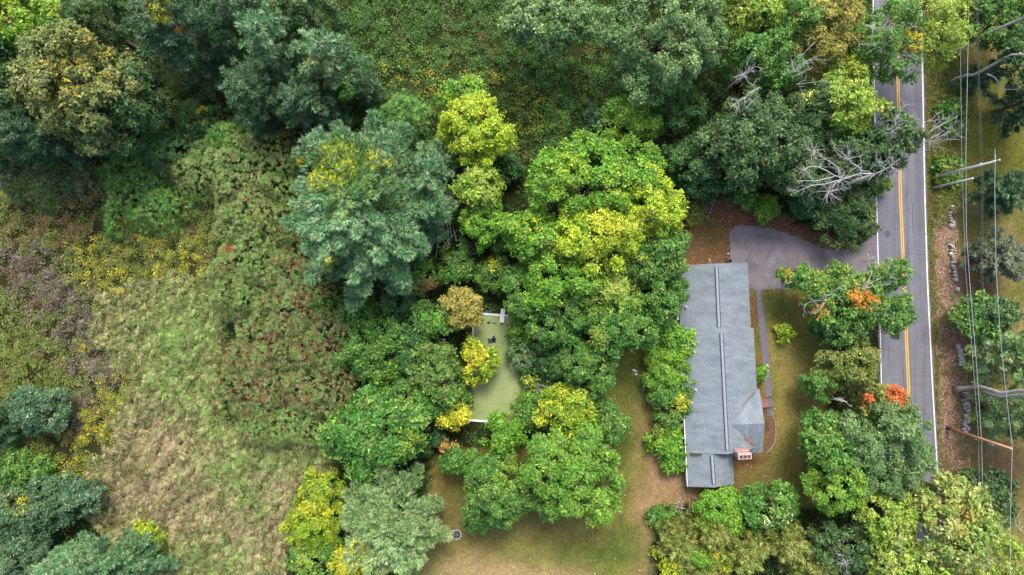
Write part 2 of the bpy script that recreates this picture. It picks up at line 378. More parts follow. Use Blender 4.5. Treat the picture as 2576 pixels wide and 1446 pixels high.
m.tube([P(x, y, 0) + [0, 0, 0.04] for x, y in kb], 0.09, 6); m.build('edging', plain('edging_concrete', C(196, 176, 156), 0.9, 0.3, 4), bed)

# ------------------------------------------------------------------ house
def hs(x, y, z): return PS(x, y, z)
HO = PS(2150, 1130, 0)
house = thing('house', HO, 'long low white house with grey shingled gable roof beside the driveway', 'house')
def shingle(name, ang, base=(160, 172, 178)):
    m, nt, b = newmat(name); v = objco(nt)
    mp = nt.nodes.new('ShaderNodeMapping'); mp.inputs['Rotation'].default_value = (0, 0, ang); nt.links.new(v, mp.inputs[0])
    br = nt.nodes.new('ShaderNodeTexBrick'); nt.links.new(mp.outputs[0], br.inputs[0])
    br.inputs['Scale'].default_value = 1.0; br.inputs['Brick Width'].default_value = 0.46; br.inputs['Row Height'].default_value = 0.19
    br.inputs['Mortar Size'].default_value = 0.022; br.inputs['Mortar Smooth'].default_value = 0.3; br.inputs['Bias'].default_value = 0
    k = C(*base)
    br.inputs['Color1'].default_value = (*(k * 0.94), 1); br.inputs['Color2'].default_value = (*(k * 1.06), 1); br.inputs['Mortar'].default_value = (*(k * 0.68), 1)
    ms = nt.nodes.new('ShaderNodeMapping'); ms.inputs['Scale'].default_value = (1.3, 0.3, 1); nt.links.new(mp.outputs[0], ms.inputs[0])
    st = mixc(nt, ramp(nt, noise(nt, 0.9, 6, 0.66, ms.outputs[0], 0.4), 0.34, 0.66), (0.74, 0.75, 0.79), (1.16, 1.15, 1.12))
    gr = mixc(nt, ramp(nt, noise(nt, 9, 4, 0.8, v), 0.25, 0.75), (0.8, 0.8, 0.8), (1.2, 1.2, 1.2))
    nt.links.new(mixc(nt, 1, mixc(nt, 1, br.outputs[0], st, 'MULTIPLY'), gr, 'MULTIPLY'), b.inputs['Base Color'])
    b.inputs['Roughness'].default_value = 0.88
    bump(nt, b, br.outputs[1], -0.5, 0.02)
    return m
M_SH_NS = shingle('grey_shingles_along', math.radians(90 + 2.8)); M_SH_EW = shingle('grey_shingles_across', math.radians(2.8))
M_CAP = plain('ridge_cap_shingle', C(186, 192, 204), 0.85, 0.2, 5.0)
M_DARK = plain('dark_gap', (0.03, 0.03, 0.035), 0.8)
M_WALL = plain('white_clapboard', (0.74, 0.74, 0.72), 0.6, 0.08, 2.0)
M_TRIM = plain('white_trim', (0.8, 0.8, 0.79), 0.5, 0.05)
M_GLASS, nt, b = newmat('window_glass'); b.inputs['Base Color'].default_value = (0.02, 0.025, 0.03, 1); b.inputs['Roughness'].default_value = 0.06
def loc(p): return np.asarray(p) - HO
def roofslab(pts, mat, th=0.12):
    m = MB(); m.slab([loc(p) for p in pts], th); return m.build('roof_slope', mat, house)
E = 2.6
g = dict(NW=hs(2031.2, 796.7, E), NE=hs(2242.8, 787.6, E), RN=hs(2149.3, 789.8, 4.40), RS=hs(2157.8, 988, 4.40), WS=hs(2040.6, 988, E), ES=hs(2252.7, 986, E))
roofslab([g['NW'], g['WS'], g['RS'], g['RN']], M_SH_NS); roofslab([g['RN'], g['RS'], g['ES'], g['NE']], M_SH_NS)
mm = dict(WN=hs(2040.2, 981, E + .06), WS=hs(2058.8, 1358.6, E + .06), RN=hs(2162.5, 981.5, 4.52), RS=hs(2183.3, 1362.2, 4.52), EN=hs(2260.8, 983.4, E + .06), ES=hs(2280.5, 1340.5, E + .06))
roofslab([mm['WN'], mm['WS'], mm['RS'], mm['RN']], M_SH_NS); roofslab([mm['RN'], mm['RS'], mm['ES'], mm['EN']], M_SH_NS)
cg = dict(RI=hs(2188, 1274.6, 4.24), RE=hs(2294.5, 1270.1, 4.24), NE=hs(2278.2, 1167.5, E), NI=hs(2266.0, 1167.0, E + .02), SE=hs(2287.9, 1358, E), SI=hs(2256, 1358, E - .02))
roofslab([cg['RI'], cg['RE'], cg['NE'], cg['NI']], M_SH_EW); roofslab([cg['RI'], cg['SI'], cg['SE'], cg['RE']], M_SH_EW)
sx = dict(NW=hs(2059.4, 1356, 2.3), SW=hs(2063.0, 1459.6, 2.3), RN=hs(2135.3, 1356, 3.72), RS=hs(2143.2, 1462.4, 3.72), SE=hs(2202.7, 1451.3, 2.3), NE=hs(2198.4, 1350, 2.3))
roofslab([sx['NW'], sx['SW'], sx['RS'], sx['RN']], M_SH_NS); roofslab([sx['RN'], sx['RS'], sx['SE'], sx['NE']], M_SH_NS)
# ridge vents: low raised strip made of caps, dark slot either side
def ridge_vent(a, b_, n):
    a = loc(a); b_ = loc(b_); d = (b_ - a) / np.linalg.norm(b_ - a); side = np.cross(d, [0, 0, 1.0]); L = np.linalg.norm(b_ - a)
    up = np.array([0, 0, 1.0])
    for s in (-1, 1):
        MB().box((a + b_) / 2 + side * s * 0.205 + up * -0.02, (0.09, L, 0.12), (side, d, up)).build('vent_slot', M_DARK, house)
    base = None
    for i in range(n):
        c = a + d * L * (i + 0.5) / n + up * 0.022
        if base is None:
            mb = MB().box((0, 0, 0), (0.31, L / n - 0.02, 0.05), (side, d, up)); base = mb.mesh('ridge_cap')
        o = link('ridge_cap', base, M_CAP, house); o.location = tuple(c); o.rotation_euler = (random.uniform(-.01, .01), random.uniform(-.02, .02), 0)
ridge_vent(hs(2149.6, 800, 4.41), hs(2157.3, 981, 4.41), 10)
ridge_vent(hs(2164.2, 1000, 4.53), hs(2182.0, 1350, 4.53), 14)
ridge_vent(hs(2135.9, 1367, 3.73), hs(2142.1, 1453, 3.73), 5)
# walls
def wall_between(p, q, z0, z1, t=0.14, name='wall'):
    p = np.array([*p[:2], 0]); q = np.array([*q[:2], 0]); d = q - p; L = np.linalg.norm(d); d /= L; s = np.array([-d[1], d[0], 0])
    MB().box(loc((p + q) / 2) + [0, 0, (z0 + z1) / 2], (L, t, z1 - z0), (d, s, [0, 0, 1])).build(name, M_WALL, house)
    return p, d, s, L
hd = norm(mm['WS'] - g['NW']); hd[2] = 0; he = np.array([-hd[1], hd[0], 0.0])        # hd runs south, he runs east
if he[0] < 0: he = -he
ov = 0.32
wNW = g['NW'] + hd * 0.25 + he * ov; wSW = mm['WS'] - hd * 0.25 + he * ov
wNE = g['NE'] + hd * 0.25 - he * ov; wgSE = g['ES'] - he * ov; wmNE = mm['EN'] - he * ov; wSE = mm['ES'] - hd * 0.25 - he * ov
wp, wd, wsd, wL = wall_between(wNW, wSW, 0.003, 2.62)
wall_between(wNE, wgSE, 0.003, 2.55); wall_between(wmNE, wSE, 0.003, 2.6)
wall_between(wNW + he * 0.07, wNE - he * 0.07, 0.003, 2.55); wall_between(wSW + he * .07, wSE - he * .07, 0.003, 2.6)
cNE = cg['NE'] + hd * 0.3 - he * 0.3; cSE = cg['SE'] - hd * 0.3 - he * 0.3
wall_between(cNE, cSE, 0.003, 2.5); wall_between(cSE - he * .07, cSE - he * 2.4, 0.003, 2.45)
xNW = sx['NW'] + he * ov; xSW = sx['SW'] - hd * 0.3 + he * ov; xSE = sx['SE'] - hd * 0.3 - he * ov; xNE = sx['NE'] - he * ov
wall_between(xNW, xSW, 0.003, 2.25); wall_between(xSW + he * .07, xSE - he * .07, 0.003, 2.25); wall_between(xSE, xNE, 0.003, 2.25)
def gable(a, b_, z0, ztop, out):          # triangular wall end
    a = np.array([*a[:2], z0]); b_ = np.array([*b_[:2], z0]); t = (a + b_) / 2; t[2] = ztop
    MB().add([loc(a), loc(b_), loc(t), loc(a) - out * 0.12, loc(b_) - out * 0.12, loc(t) - out * 0.12], [(0, 1, 2), (5, 4, 3), (0, 3, 4, 1), (1, 4, 5, 2), (2, 5, 3, 0)]).build('gable', M_WALL, house)
gable(wNW, wNE, 2.56, 4.1, -hd); gable(wSE, wSW, 2.61, 4.2, hd); gable(cSE, cNE, 2.51, 3.95, he); gable(xSE, xSW, 2.26, 3.45, hd)
def window(pt, along, out, w, h, zc):
    c = np.array([*pt[:2], zc]); up = np.array([0, 0, 1.0])
    f = MB(); fr = 0.07
    for s in (-1, 1):
        f.box(loc(c) + along * s * (w / 2) + out * 0.09, (fr, 0.06, h + fr), (along, out, up)); f.box(loc(c) + up * s * (h / 2) + out * 0.09, (w - fr, 0.06, fr), (along, out, up))
    f.box(loc(c) + out * 0.085, (w - fr, 0.04, 0.04), (along, out, up))
    fo = f.build('window', M_TRIM, house)
    MB().box(loc(c) + out * 0.075, (w - fr, 0.02, h - fr), (along, out, up)).build('pane', M_GLASS, fo)
for t in (0.12, 0.36, 0.5, 0.66, 0.82): window(wNW + (wSW - wNW) * t, hd, -he, 1.1, 1.2, 1.5)
for t in (0.12, 0.28): window(wmNE + (wSE - wmNE) * t, hd, he, 1.3, 1.2, 1.5)
window((cNE + cSE) / 2, hd, he, 2.0, 1.3, 1.45)
window((xSW + xSE) / 2, he, hd, 1.6, 1.2, 1.4)
for t in (0.3, 0.72):                       # garage doors facing the driveway
    p_ = wNE + (wgSE - wNE) * t; p_ = np.array([*p_[:2], 1.1])
    d_ = MB().box(loc(p_) + he * 0.09, (2.5, 0.06, 2.15), (hd, he, [0, 0, 1])).build('garage_door', M_TRIM, house)
    for k in range(3): MB().box(loc(p_) + he * 0.125 + np.array([0, 0, -0.55 + 0.55 * k]), (2.5, 0.012, 0.03), (hd, he, [0, 0, 1])).build('panel_joint', M_DARK, d_)
M_DOOR = plain('dark_red_door', C(110, 40, 36), 0.5)
p_ = wmNE + (wSE - wmNE) * 0.47; MB().box(loc(np.array([*p_[:2], 1.25])) + he * 0.09, (0.95, 0.06, 2.1), (hd, he, [0, 0, 1])).build('front_door', M_DOOR, house)
# gutter and trims along the west eave
a_, b2 = g['NW'] - he * 0.06, mm['WS'] - he * 0.06
MB().box(loc((sx['NW'] + sx['SW']) / 2) - he * 0.05 - [0, 0, 0.1], (np.linalg.norm(sx['SW'] - sx['NW']), 0.1, 0.12), (hd, he, [0, 0, 1])).build('gutter', M_TRIM, house)
MB().box(loc((mm['WN'] + mm['WS']) / 2) - he * 0.05 - [0, 0, 0.1], (np.linalg.norm(mm['WS'] - mm['WN']), 0.1, 0.12), (hd, he, [0, 0, 1])).build('gutter', M_TRIM, house)
pb = hs(2027.5, 822, 1.9); MB().box(loc(pb), (2.0, 0.5, 0.1), (hd, he, [0, 0, 1])).build('window_hood', plain('blue_grey_metal', C(150, 165, 190), 0.4, 0.1), house)
pb = hs(2034, 945, 2.0); MB().box(loc(pb), (1.3, 0.35, 0.35), (hd, he, [0, 0, 1])).build('window_box', M_TRIM, house)
# vent pipes on the west slope
for (x, y, z) in ((2057.5, 921, 3.0), (2086.5, 1169, 3.3)):
    o = MB().lathe([(0.09, -0.2), (0.09, 0.35), (0.06, 0.36), (0.06, 0.1)], loc(hs(x, y, z)), 12).build('vent_pipe', M_TRIM, house, True)
    MB().lathe([(0.2, -0.16), (0.1, 0.08)], loc(hs(x, y, z)), 10).build('pipe_flashing', plain('lead_flashing', (0.35, 0.35, 0.37), 0.5), o)
# chimney against the south gable
M_BRICKP, nt, b = newmat('pale_pink_brick'); v = objco(nt)
br = nt.nodes.new('ShaderNodeTexBrick'); br.inputs['Scale'].default_value = 1; br.inputs['Brick Width'].default_value = 0.21; br.inputs['Row Height'].default_value = 0.07; br.inputs['Mortar Size'].default_value = 0.009
mp = nt.nodes.new('ShaderNodeMapping'); mp.inputs['Rotation'].default_value = (math.radians(90), 0, 0); nt.links.new(v, mp.inputs[0]); nt.links.new(mp.outputs[0], br.inputs[0])
br.inputs['Color1'].default_value = (*C(226, 178, 164), 1); br.inputs['Color2'].default_value = (*C(205, 150, 138), 1); br.inputs['Mortar'].default_value = (*C(225, 210, 200), 1)
nt.links.new(br.outputs[0], b.inputs['Base Color']); b.inputs['Roughness'].default_value = 0.9
CZ = 5.5
cc = (hs(2214.8, 1360.5, CZ) + hs(2254.7, 1375.5, CZ)) / 2; he2 = he; cs_ = MB()
up = np.array([0, 0, 1.0])
ch = MB().box(loc(np.array([*cc[:2], CZ / 2 - 0.05])), (1.62, 0.72, CZ - 0.1), (he, hd, up)).build('chimney', M_BRICKP, house)
M_CROWN = plain('mortar_crown', C(236, 216, 204), 0.9, 0.15, 5)
MB().box(loc(np.array([*cc[:2], CZ - 0.03])), (1.76, 0.86, 0.1), (he, hd, up)).build('chimney_crown', M_CROWN, ch)
MB().box(loc(np.array([*(cc - hd * 0.47)[:2], 2.3])), (1.9, 0.30, 4.6), (he, hd, up)).build('chimney_shoulder', M_BRICKP, ch)
M_FLUE = plain('terracotta_flue', C(206, 128, 110), 0.9, 0.2)
for k in (-1, 0, 1):
    c = loc(np.array([*(cc + he * 0.52 * k + hd * 0.05)[:2], CZ + 0.1]))
    f = MB()
    for s in (-1, 1):
        f.box(c + he * s * 0.165, (0.05, 0.38, 0.18), (he, hd, up)); f.box(c + hd * s * 0.165, (0.28, 0.05, 0.18), (he, hd, up))
    f.build('flue', M_FLUE, ch); MB().box(c + [0, 0, -0.05], (0.28, 0.28, 0.02), (he, hd, up)).build('flue_shade', M_DARK, ch)  # near-black plate paints the shade down the open flue
# leaf debris resting in the roof valleys
def debris(name, label, pts_w, n, spread, size, cols, mat=None):
    k = rng.integers(0, len(pts_w) - 1, n); t = rng.random(n)[:, None]; A = np.array(pts_w)
    c = A[k] * (1 - t) + A[k + 1] * t + rng.normal(0, 1, (n, 3)) * np.array([spread, spread, 0.02]); c[:, 2] += 0.06
    tt = norm(rng.normal(0, 1, (n, 3)) * [1, 1, 0.2]); nn = norm(rng.normal(0, .3, (n, 3)) + [0, 0, 1]); L = size * (0.6 + rng.random(n))
    cl = np.array(cols)[rng.integers(0, len(cols), n)] * (0.7 + 0.6 * rng.random((n, 1)))
    return tag(link(name, leaves(name, c, tt, nn, L, L * 0.6, cl), mat or M_HERB), label, 'leaf litter', kind='stuff')
debris('roof_leaf_litter', 'dry leaves and twigs piled in the valleys of the front gable roof', [hs(2230, 1308, 3.55), hs(2246, 1322, 3.3), hs(2258, 1335, 3.0)], 420, 0.18, 0.16, [C(186, 140, 120), C(150, 110, 96), C(205, 180, 160)])
debris('roof_leaf_litter', 'thin line of dry leaves along the upper valley of the front gable', [hs(2222, 1222, 3.55), hs(2245, 1195, 3.1), hs(2262, 1178, 2.8)], 140, 0.08, 0.13, [C(186, 130, 120), C(150, 110, 96)])
debris('roof_leaf_litter', 'brown leaves lying at the foot of the main gable on the lower rear roof', [hs(2072, 1364, 2.65), hs(2104, 1365, 3.2)], 120, 0.1, 0.12, [C(150, 110, 90), C(120, 90, 70)])
# front steps
fs = thing('front_steps', PS(2291, 1205, 0), 'red brick front steps with two black iron handrails', 'steps')
M_REDB = plain('red_brick', C(196, 134, 122), 0.9, 0.3, 8.0)
for k, (w, z) in enumerate(((0.95, 0.34), (0.62, 0.17))):
    MB().box(np.array([0.0 + 0.25 * k, 0, z / 2 + 0.002 * k]) , (w, 1.5, z - 0.004), (he, -hd, up)).build('step', M_REDB, fs)
M_IRON = plain('black_iron', (0.012, 0.012, 0.014), 0.4)
for s in (-1, 1):
    r = MB(); p0 = -hd * s * 0.72 - he * 0.3; p1 = p0 + he * 1.25
    r.tube([p0 + up * 1.15, p0 + he * 0.6 + up * 1.1, p1 + up * 0.85], 0.035, 6)
    for q in (p0 + he * 0.05, p1 - he * 0.05): r.tube([q, q + up * 0.95], 0.025, 6)
    for q in np.linspace(0.25, 1.0, 6): r.tube([p0 + he * q + up * 0.2, p0 + he * q + up * 1.0], 0.012, 4)
    r.build('handrail', M_IRON, fs)
# wooden back steps
ws_ = thing('wooden_steps', PS(2041, 1400, 0), 'weathered grey wooden back steps against the white rear wall', 'steps')
M_GREYW = plain('weathered_boards', C(150, 140, 130), 0.9, 0.35, 4.0, bmp=0.4)
for k in range(6):
    zz = 0.2 + 0.17 * (k // 2)
    MB().box(-he * (0.45 - 0.19 * k) + up * zz, (0.17, 1.0, 0.04), (he, hd, up)).build('board', M_GREYW, ws_)
for s in (-1, 1): MB().box(hd * s * 0.45 + up * 0.12, (1.1, 0.05, 0.22), (he, hd, up)).build('stringer', M_GREYW, ws_)

# ------------------------------------------------------------------ pool
pool = thing('swimming_pool', (0, 0, 0), 'disused rectangular pool covered in pale green duckweed with white coping', 'pool')
M_WEEDW, nt, b = newmat('duckweed_water'); v = objco(nt)
f1 = ramp(nt, noise(nt, 0.25, 4, 0.55, v, 0.8), 0.35, 0.65); f2 = ramp(nt, noise(nt, 6, 5, 0.75, v), 0.3, 0.75)
c1 = mixc(nt, f1, C(150, 170, 98, .56), C(174, 188, 120, .56)); c1 = mixc(nt, 1, c1, mixc(nt, f2, (0.85, 0.85, 0.85), (1.12, 1.12, 1.1)), 'MULTIPLY')
vo = nt.nodes.new('ShaderNodeTexNoise'); vo.inputs['Scale'].default_value = 1.3; vo.inputs['Detail'].default_value = 8; vo.inputs['Roughness'].default_value = 0.75; nt.links.new(v, vo.inputs['Vector'])
hole = ramp(nt, vo.outputs[0], 0.70, 0.73)
nt.links.new(mixc(nt, hole, c1, C(58, 66, 62)), b.inputs['Base Color'])
rr = nt.nodes.new('ShaderNodeMapRange'); nt.links.new(hole, rr.inputs[0]); rr.inputs[3].default_value = 0.6; rr.inputs[4].default_value = 0.08; nt.links.new(rr.outputs[0], b.inputs['Roughness'])
MB().slab([p + [0, 0, 0.06] for p in POOL[::-1]], 0.05).build('water', M_WEEDW, pool)
M_COP = plain('pool_coping', (0.66, 0.67, 0.68), 0.6, 0.15, 4)
for i in range(4):
    a_, b2 = POOL[i], POOL[(i + 1) % 4]; d_ = (b2 - a_); L = np.linalg.norm(d_); d_ /= L; s_ = np.array([d_[1], -d_[0], 0]); 
    c0 = (a_ + b2) / 2; 
    if np.dot(s_, c0 - sum(POOL) / 4) < 0: s_ = -s_
    n = max(4, int(L / 1.6)); me = MB().box((0, 0, 0), (L / n - 0.015, 0.28, 0.12), (d_, s_, up)).mesh('coping_stone')
    for k in range(n):
        o = link('coping_stone', me, M_COP, pool); o.location = tuple(a_ + d_ * L * (k + 0.5) / n + s_ * 0.13 + up * 0.10)
M_DKW = plain('open_dark_water', C(70, 76, 84), 0.12, 0.3, 3.0)
def patch(x, y, rx, ry, seed):
    r_ = random.Random(seed); pts = []
    for k in range(18):
        an = 2 * math.pi * k / 18; q = 0.55 + 0.6 * r_.random(); pts.append(P(x + rx * math.cos(an) * q, y + ry * math.sin(an) * q) + [0, 0, 0.064])
    MB().add(pts[::-1], [tuple(range(18))]).build('open_water', M_DKW, pool)
patch(1236, 857, 13, 8, 1); patch(1243, 852, 7, 9, 9); patch(1229, 812, 5, 4, 2); patch(1243, 813, 8, 2, 3); patch(1278, 818, 5, 4, 4); patch(1275, 846, 6, 4, 5)
db = thing('diving_board', PS(1508, 944, 0), 'short white diving board at the top end of the pool', 'diving board')
pd = norm((POOL[3] - POOL[0])); ps = np.array([-pd[1], pd[0], 0])
MB().box(pd * 0.1 + up * 0.55, (0.52, 1.9, 0.05), (ps, pd, up)).build('board', M_COP, db)
for s in (-1, 1):
    MB().box(pd * 0.1 + ps * s * 0.25 + up * 0.6, (0.06, 1.9, 0.05), (ps, pd, up)).build('rail', M_TRIM, db)
MB().box(-pd * 0.35 + up * 0.26, (0.5, 0.3, 0.5), (ps, pd, up)).build('stand', M_DARK, db)
tp = MB(); n = 7
vs_ = [PS(1456 + 15 * i / (n - 1) , 931.5 + 10 * j / (n - 1), 0) + [0, 0, 0.06 + 0.16 * random.random()] for j in range(n) for i in range(n)]
tp.add(vs_, [(j * n + i, (j + 1) * n + i, (j + 1) * n + i + 1, j * n + i + 1) for j in range(n - 1) for i in range(n - 1)])
tag(tp.build('tarpaulin', plain('blue_tarp', C(110, 160, 215), 0.5, 0.3, 4)), 'crumpled blue tarpaulin lying beside the white pool coping', 'tarp')

# ------------------------------------------------------------------ small things in the garden
def rock_mesh(name, sx_, sy_, sz_, seed, k=7):
    r_ = np.random.default_rng(seed); v = []; f = []
    rings = [(0.55, -0.5), (0.95, -0.15), (0.9, 0.25), (0.5, 0.5)]
    for (q, z) in rings:
        for j in range(k):
            an = 2 * math.pi * j / k; rr_ = q * (0.78 + 0.4 * r_.random()) * 0.5
            v.append((rr_ * math.cos(an) * sx_, rr_ * math.sin(an) * sy_, (z + 0.12 * r_.random()) * sz_))
    v.append((0, 0, 0.56 * sz_))
    for i in range(3):
        for j in range(k): f.append((i * k + j, i * k + (j + 1) % k, (i + 1) * k + (j + 1) % k, (i + 1) * k + j))
    for j in range(k): f.append((3 * k + j, 3 * k + (j + 1) % k, 4 * k))
    me = bpy.data.meshes.new(name); me.from_pydata(v, [], f); me.update(); return me
M_STONE = plain('lichened_granite', C(236, 230, 220, .8), 0.9, 0.4, 3.0, bmp=0.6)
M_STONE2 = plain('weathered_granite', C(214, 210, 202, .75), 0.9, 0.45, 3.0, bmp=0.6)
fp = thing('fire_pit', PS(1369, 1603, 0), 'round fire pit ringed with pale stones on the lawn', 'fire pit')
for k in range(17):
    an = 2 * math.pi * k / 17 + random.uniform(-.05, .05); o = link('stone', rock_mesh('stone', 0.26, 0.2, 0.2, 100 + k, 6), M_STONE if k % 3 else M_STONE2, fp)
    o.location = (0.66 * math.cos(an), 0.62 * math.sin(an), 0.09); o.rotation_euler = (0, 0, an + random.uniform(-.6, .6))
MB().lathe([(0.0, 0.05), (0.6, 0.03), (0.62, 0.0)], k=18).build('ash_bed', M_DARK, fp)
M_CHAR = plain('charred_log', (0.05, 0.045, 0.05), 0.9, 0.5, 5); M_ASHL = plain('ash_grey_log', (0.3, 0.28, 0.3), 0.9, 0.5, 5)
for k in range(7):
    an = random.uniform(0, 6.28); c = np.array([random.uniform(-.25, .25), random.uniform(-.25, .25), 0.1 + 0.03 * k]); d_ = np.array([math.cos(an), math.sin(an), 0.15])
    MB().tube([c - d_ * 0.3, c + d_ * 0.3], 0.045, 6).build('log', M_CHAR if k % 2 else M_ASHL, fp)
bl = thing('toy_ball', PS(2132, 626, 0), 'small bright blue ball on the brown leafy ground north of the driveway', 'ball')
MB().lathe([(0.001, 0.0), (0.14, 0.05), (0.21, 0.2), (0.14, 0.35), (0.001, 0.42)], k=16).build('shell', plain('blue_plastic', C(60, 165, 215), 0.3, 0.1), bl, True)
tb = MB().box((0, 0, 0.08), (0.2, 0.28, 0.14)).build('toy_block', plain('yellow_plastic', C(240, 190, 40), 0.4, 0.1)); tb.location = tuple(PS(2129.5, 637, 0)); tag(tb, 'tiny yellow plastic toy next to the blue ball', 'toy')
br_ = thing('barrel', PS(2185, 783.5, 0), 'open grey barrel with black inside at the garage corner', 'barrel')
MB().lathe([(0.27, 0), (0.3, 0.12), (0.3, 0.78), (0.32, 0.8), (0.26, 0.8), (0.25, 0.1)], k=20).build('drum', plain('galvanised_drum', C(150, 152, 158), 0.45, 0.3, 5), br_, True)
MB().lathe([(0.0, 0.3), (0.26, 0.3)], k=20).build('water', M_DARK, br_)
def lone_rock(x, y, sx_, sy_, sz_, label, seed, mat=M_STONE, cat='rock', name='rock', rz=0.4):
    o = link(name, rock_mesh(name, sx_, sy_, sz_, seed, 8), mat); p = PS(x, y, 0); o.location = (p[0], p[1], sz_ * 0.35); o.rotation_euler = (0, 0, rz); tag(o, label, cat); return o
lone_rock(2181, 772, 0.5, 0.35, 0.25, 'reddish rock just above the grey barrel', 5, plain('reddish_rock', C(176, 130, 126), 0.9, 0.3, 3, bmp=.4))
lone_rock(2184, 761, 0.4, 0.22, 0.2, 'pale flat stone at the driveway corner above the reddish rock', 6)
lone_rock(2129, 780, 0.32, 0.6, 0.1, 'pale scrap of wood lying against the garage north wall', 8, plain('pale_wood', C(225, 195, 160), 0.8), 'wood scrap', 'wood_scrap', 0.6)
lone_rock(1838, 1148, 0.45, 1.05, 0.3, 'long grey boulder at the thicket edge of the back lawn', 11, M_STONE2, rz=-0.5)
cap = MB().lathe([(0.0, 0.09), (0.24, 0.08), (0.27, 0.04), (0.27, 0.0)], k=20).build('well_cap', plain('blue_grey_concrete', C(150, 160, 178), 0.8, 0.15, 5)); cap.location = tuple(PS(1930.5, 1165, 0)); tag(cap, 'round blue grey concrete cover set in the back lawn', 'cover')
orn = thing('garden_statue', PS(1902, 1112, 0), 'broken white garden ornament lying among twigs on the back lawn', 'ornament')
MB().lathe([(0.0, 0.42), (0.13, 0.38), (0.2, 0.22), (0.18, 0)], (-0.1, 0.1, 0), 12).build('bowl', M_TRIM, orn, True)
MB().tube([(0.12, 0.08, 0.1), (0.38, -0.08, 0.12)], [0.09, 0.06], 8).build('stem', M_TRIM, orn)
o = link('base', rock_mesh('base', 0.5, 0.35, 0.2, 77, 8), M_STONE, orn); o.location = (0.3, -0.5, 0.08)
for k in range(6):
    an = random.uniform(0, 6.28); MB().tube([(0.2 + .3 * math.cos(an), -.2 + .3 * math.sin(an), .05), (0.1 - .5 * math.cos(an), -.3 - .5 * math.sin(an), .12)], 0.02, 5).build('twig', M_DEAD, orn)
lg = thing('fallen_log', PS(2925, 1441, 0), 'short pale split log lying under the wires on brown earth', 'log')
for k in range(3): MB().tube([np.array([-.55 + .1 * k, .3 - .14 * k, .1 + .02 * k]), np.array([.5 + .1 * k, .02 - .14 * k, .1])], 0.09 - 0.01 * k, 7).build('split', M_DEAD, lg)
yp = rng.normal(0, 1, (260, 3)) * [0.55, 0.22, 0.06] + P(303, 731, 0) + [0, 0, 0.62]
tag(link('yellow_flower_patch', leaves('yellow_flower_patch', yp, norm(rng.normal(0, 1, (260, 3))), norm(rng.normal(0, .4, (260, 3)) + [0, 0, 1]), 0.2, 0.16, np.tile(C(250, 235, 120), (260, 1))), M_HERB), 'small pale yellow flower patch alone in the weedy meadow', 'flowers', kind='stuff')
bb = thing('plastic_drum', PS(2601, 549, 0), 'blue plastic drum standing at the roadside below the bare dead tree', 'drum')
MB().lathe([(0.40, 0), (0.44, 0.3), (0.44, 0.9), (0.38, 0.98), (0.0, 1.0)], k=20).build('body', plain('blue_drum', C(50, 95, 140), 0.35, 0.2, 3), bb, True)
MB().lathe([(0.45, 0.95), (0.47, 0.98), (0.38, 1.02)], k=20).build('rim', M_DARK, bb, True)
bb.location = tuple(PS(2629, 536, 2.2) * [1, 1, 0]); 

# ------------------------------------------------------------------ stone wall east of the road
wl = thing('stone_wall', PS(2872, 1000, 0), 'tumbled dry stone wall of grey fieldstones along the leafy verge', 'wall')
stones = [(2851, 619, .5, .35), (2852, 626, .4, .3), (2847, 639, .4, .4), (2845, 647, .4, .3), (2847, 655, .6, .5), (2849, 663, .6, .4), (2856, 668, .5, .5), (2852, 677, .9, .8), (2846, 675, .6, .5), (2847, 735, .6, .4), (2853, 741, .5, .4), (2851, 750, .5, .3), (2849, 762, .6, .55), (2854, 771, .5, .35), (2855, 778, .4, .3), (2857, 786, .95, .5), (2855, 798, .8, .5), (2858, 806, .6, .4), (2861, 815, .6, .45), (2862, 826, .65, .5), (2862, 838, .7, .55), (2868, 867, .7, .75), (2858, 930, .4, .4), (2856, 944, .7, .45), (2845, 953, .5, .45), (2857, 955, .8, .5), (2869, 959, .6, .45), (2864, 966, .9, .3)]
for k in range(92):
    t = k / 92.0 if k < 46 else (k - 46) / 46.0
    if k < 46:
        x = np.interp(t, [0, .25, .6, 1], [2868, 2880, 2880, 2896]); y = 1034 + t * 122
        w = np.interp(t, [0, .3, 1], [3, 5, 9])
    else:
        x = np.interp(t, [0, .5, 1], [2893, 2898, 2893]); y = 1178 + t * 120; w = 8
    stones.append((x + random.uniform(-w, w), y + random.uniform(-2, 2), random.uniform(.35, .75), random.uniform(.3, .55)))
wo = np.array(wl.location)
for k, (x, y, a1, b1) in enumerate(stones):
    o = link('stone', rock_mesh('stone', a1, b1, 0.5, 500 + k, 7), M_STONE if random.random() < .6 else M_STONE2, wl)
    o.location = tuple(PS(x, y, 0) - wo + [0, 0, 0.22 + 0.12 * random.random()]); o.rotation_euler = (random.uniform(-.2, .2), random.uniform(-.2, .2), random.uniform(-.4, .4))

# ------------------------------------------------------------------ utility poles and wires
M_POLE = plain('silvered_pole_wood', C(236, 228, 218, .75), 0.85, 0.25, 2.0, bmp=.3); M_POLE2 = plain('orange_brown_pole_wood', C(224, 162, 118, .75), 0.85, 0.3, 2.0, bmp=.3)
M_CABLE = plain('grey_cable', (0.30, 0.31, 0.33), 0.5, 0.1); M_WIRE = plain('dark_wire', (0.08, 0.085, 0.09), 0.5, 0.1); M_METAL = plain('galvanised_fittings', (0.5, 0.52, 0.55), 0.35, 0.2, 6, metal=.6)
M_PORC = plain('porcelain_insulator', (0.7, 0.7, 0.72), 0.25, 0.1)
def pole(x, y, h, r0, r1, mat, label):
    t = thing('utility_pole', PS(x, y, 0), label, 'utility pole', 'utility poles along the road')
    MB().tube([(0, 0, 0), (0, 0, h * .5), (0, 0, h)], [r0, (r0 + r1) / 2, r1], 12).build('shaft', mat, t, True); return t
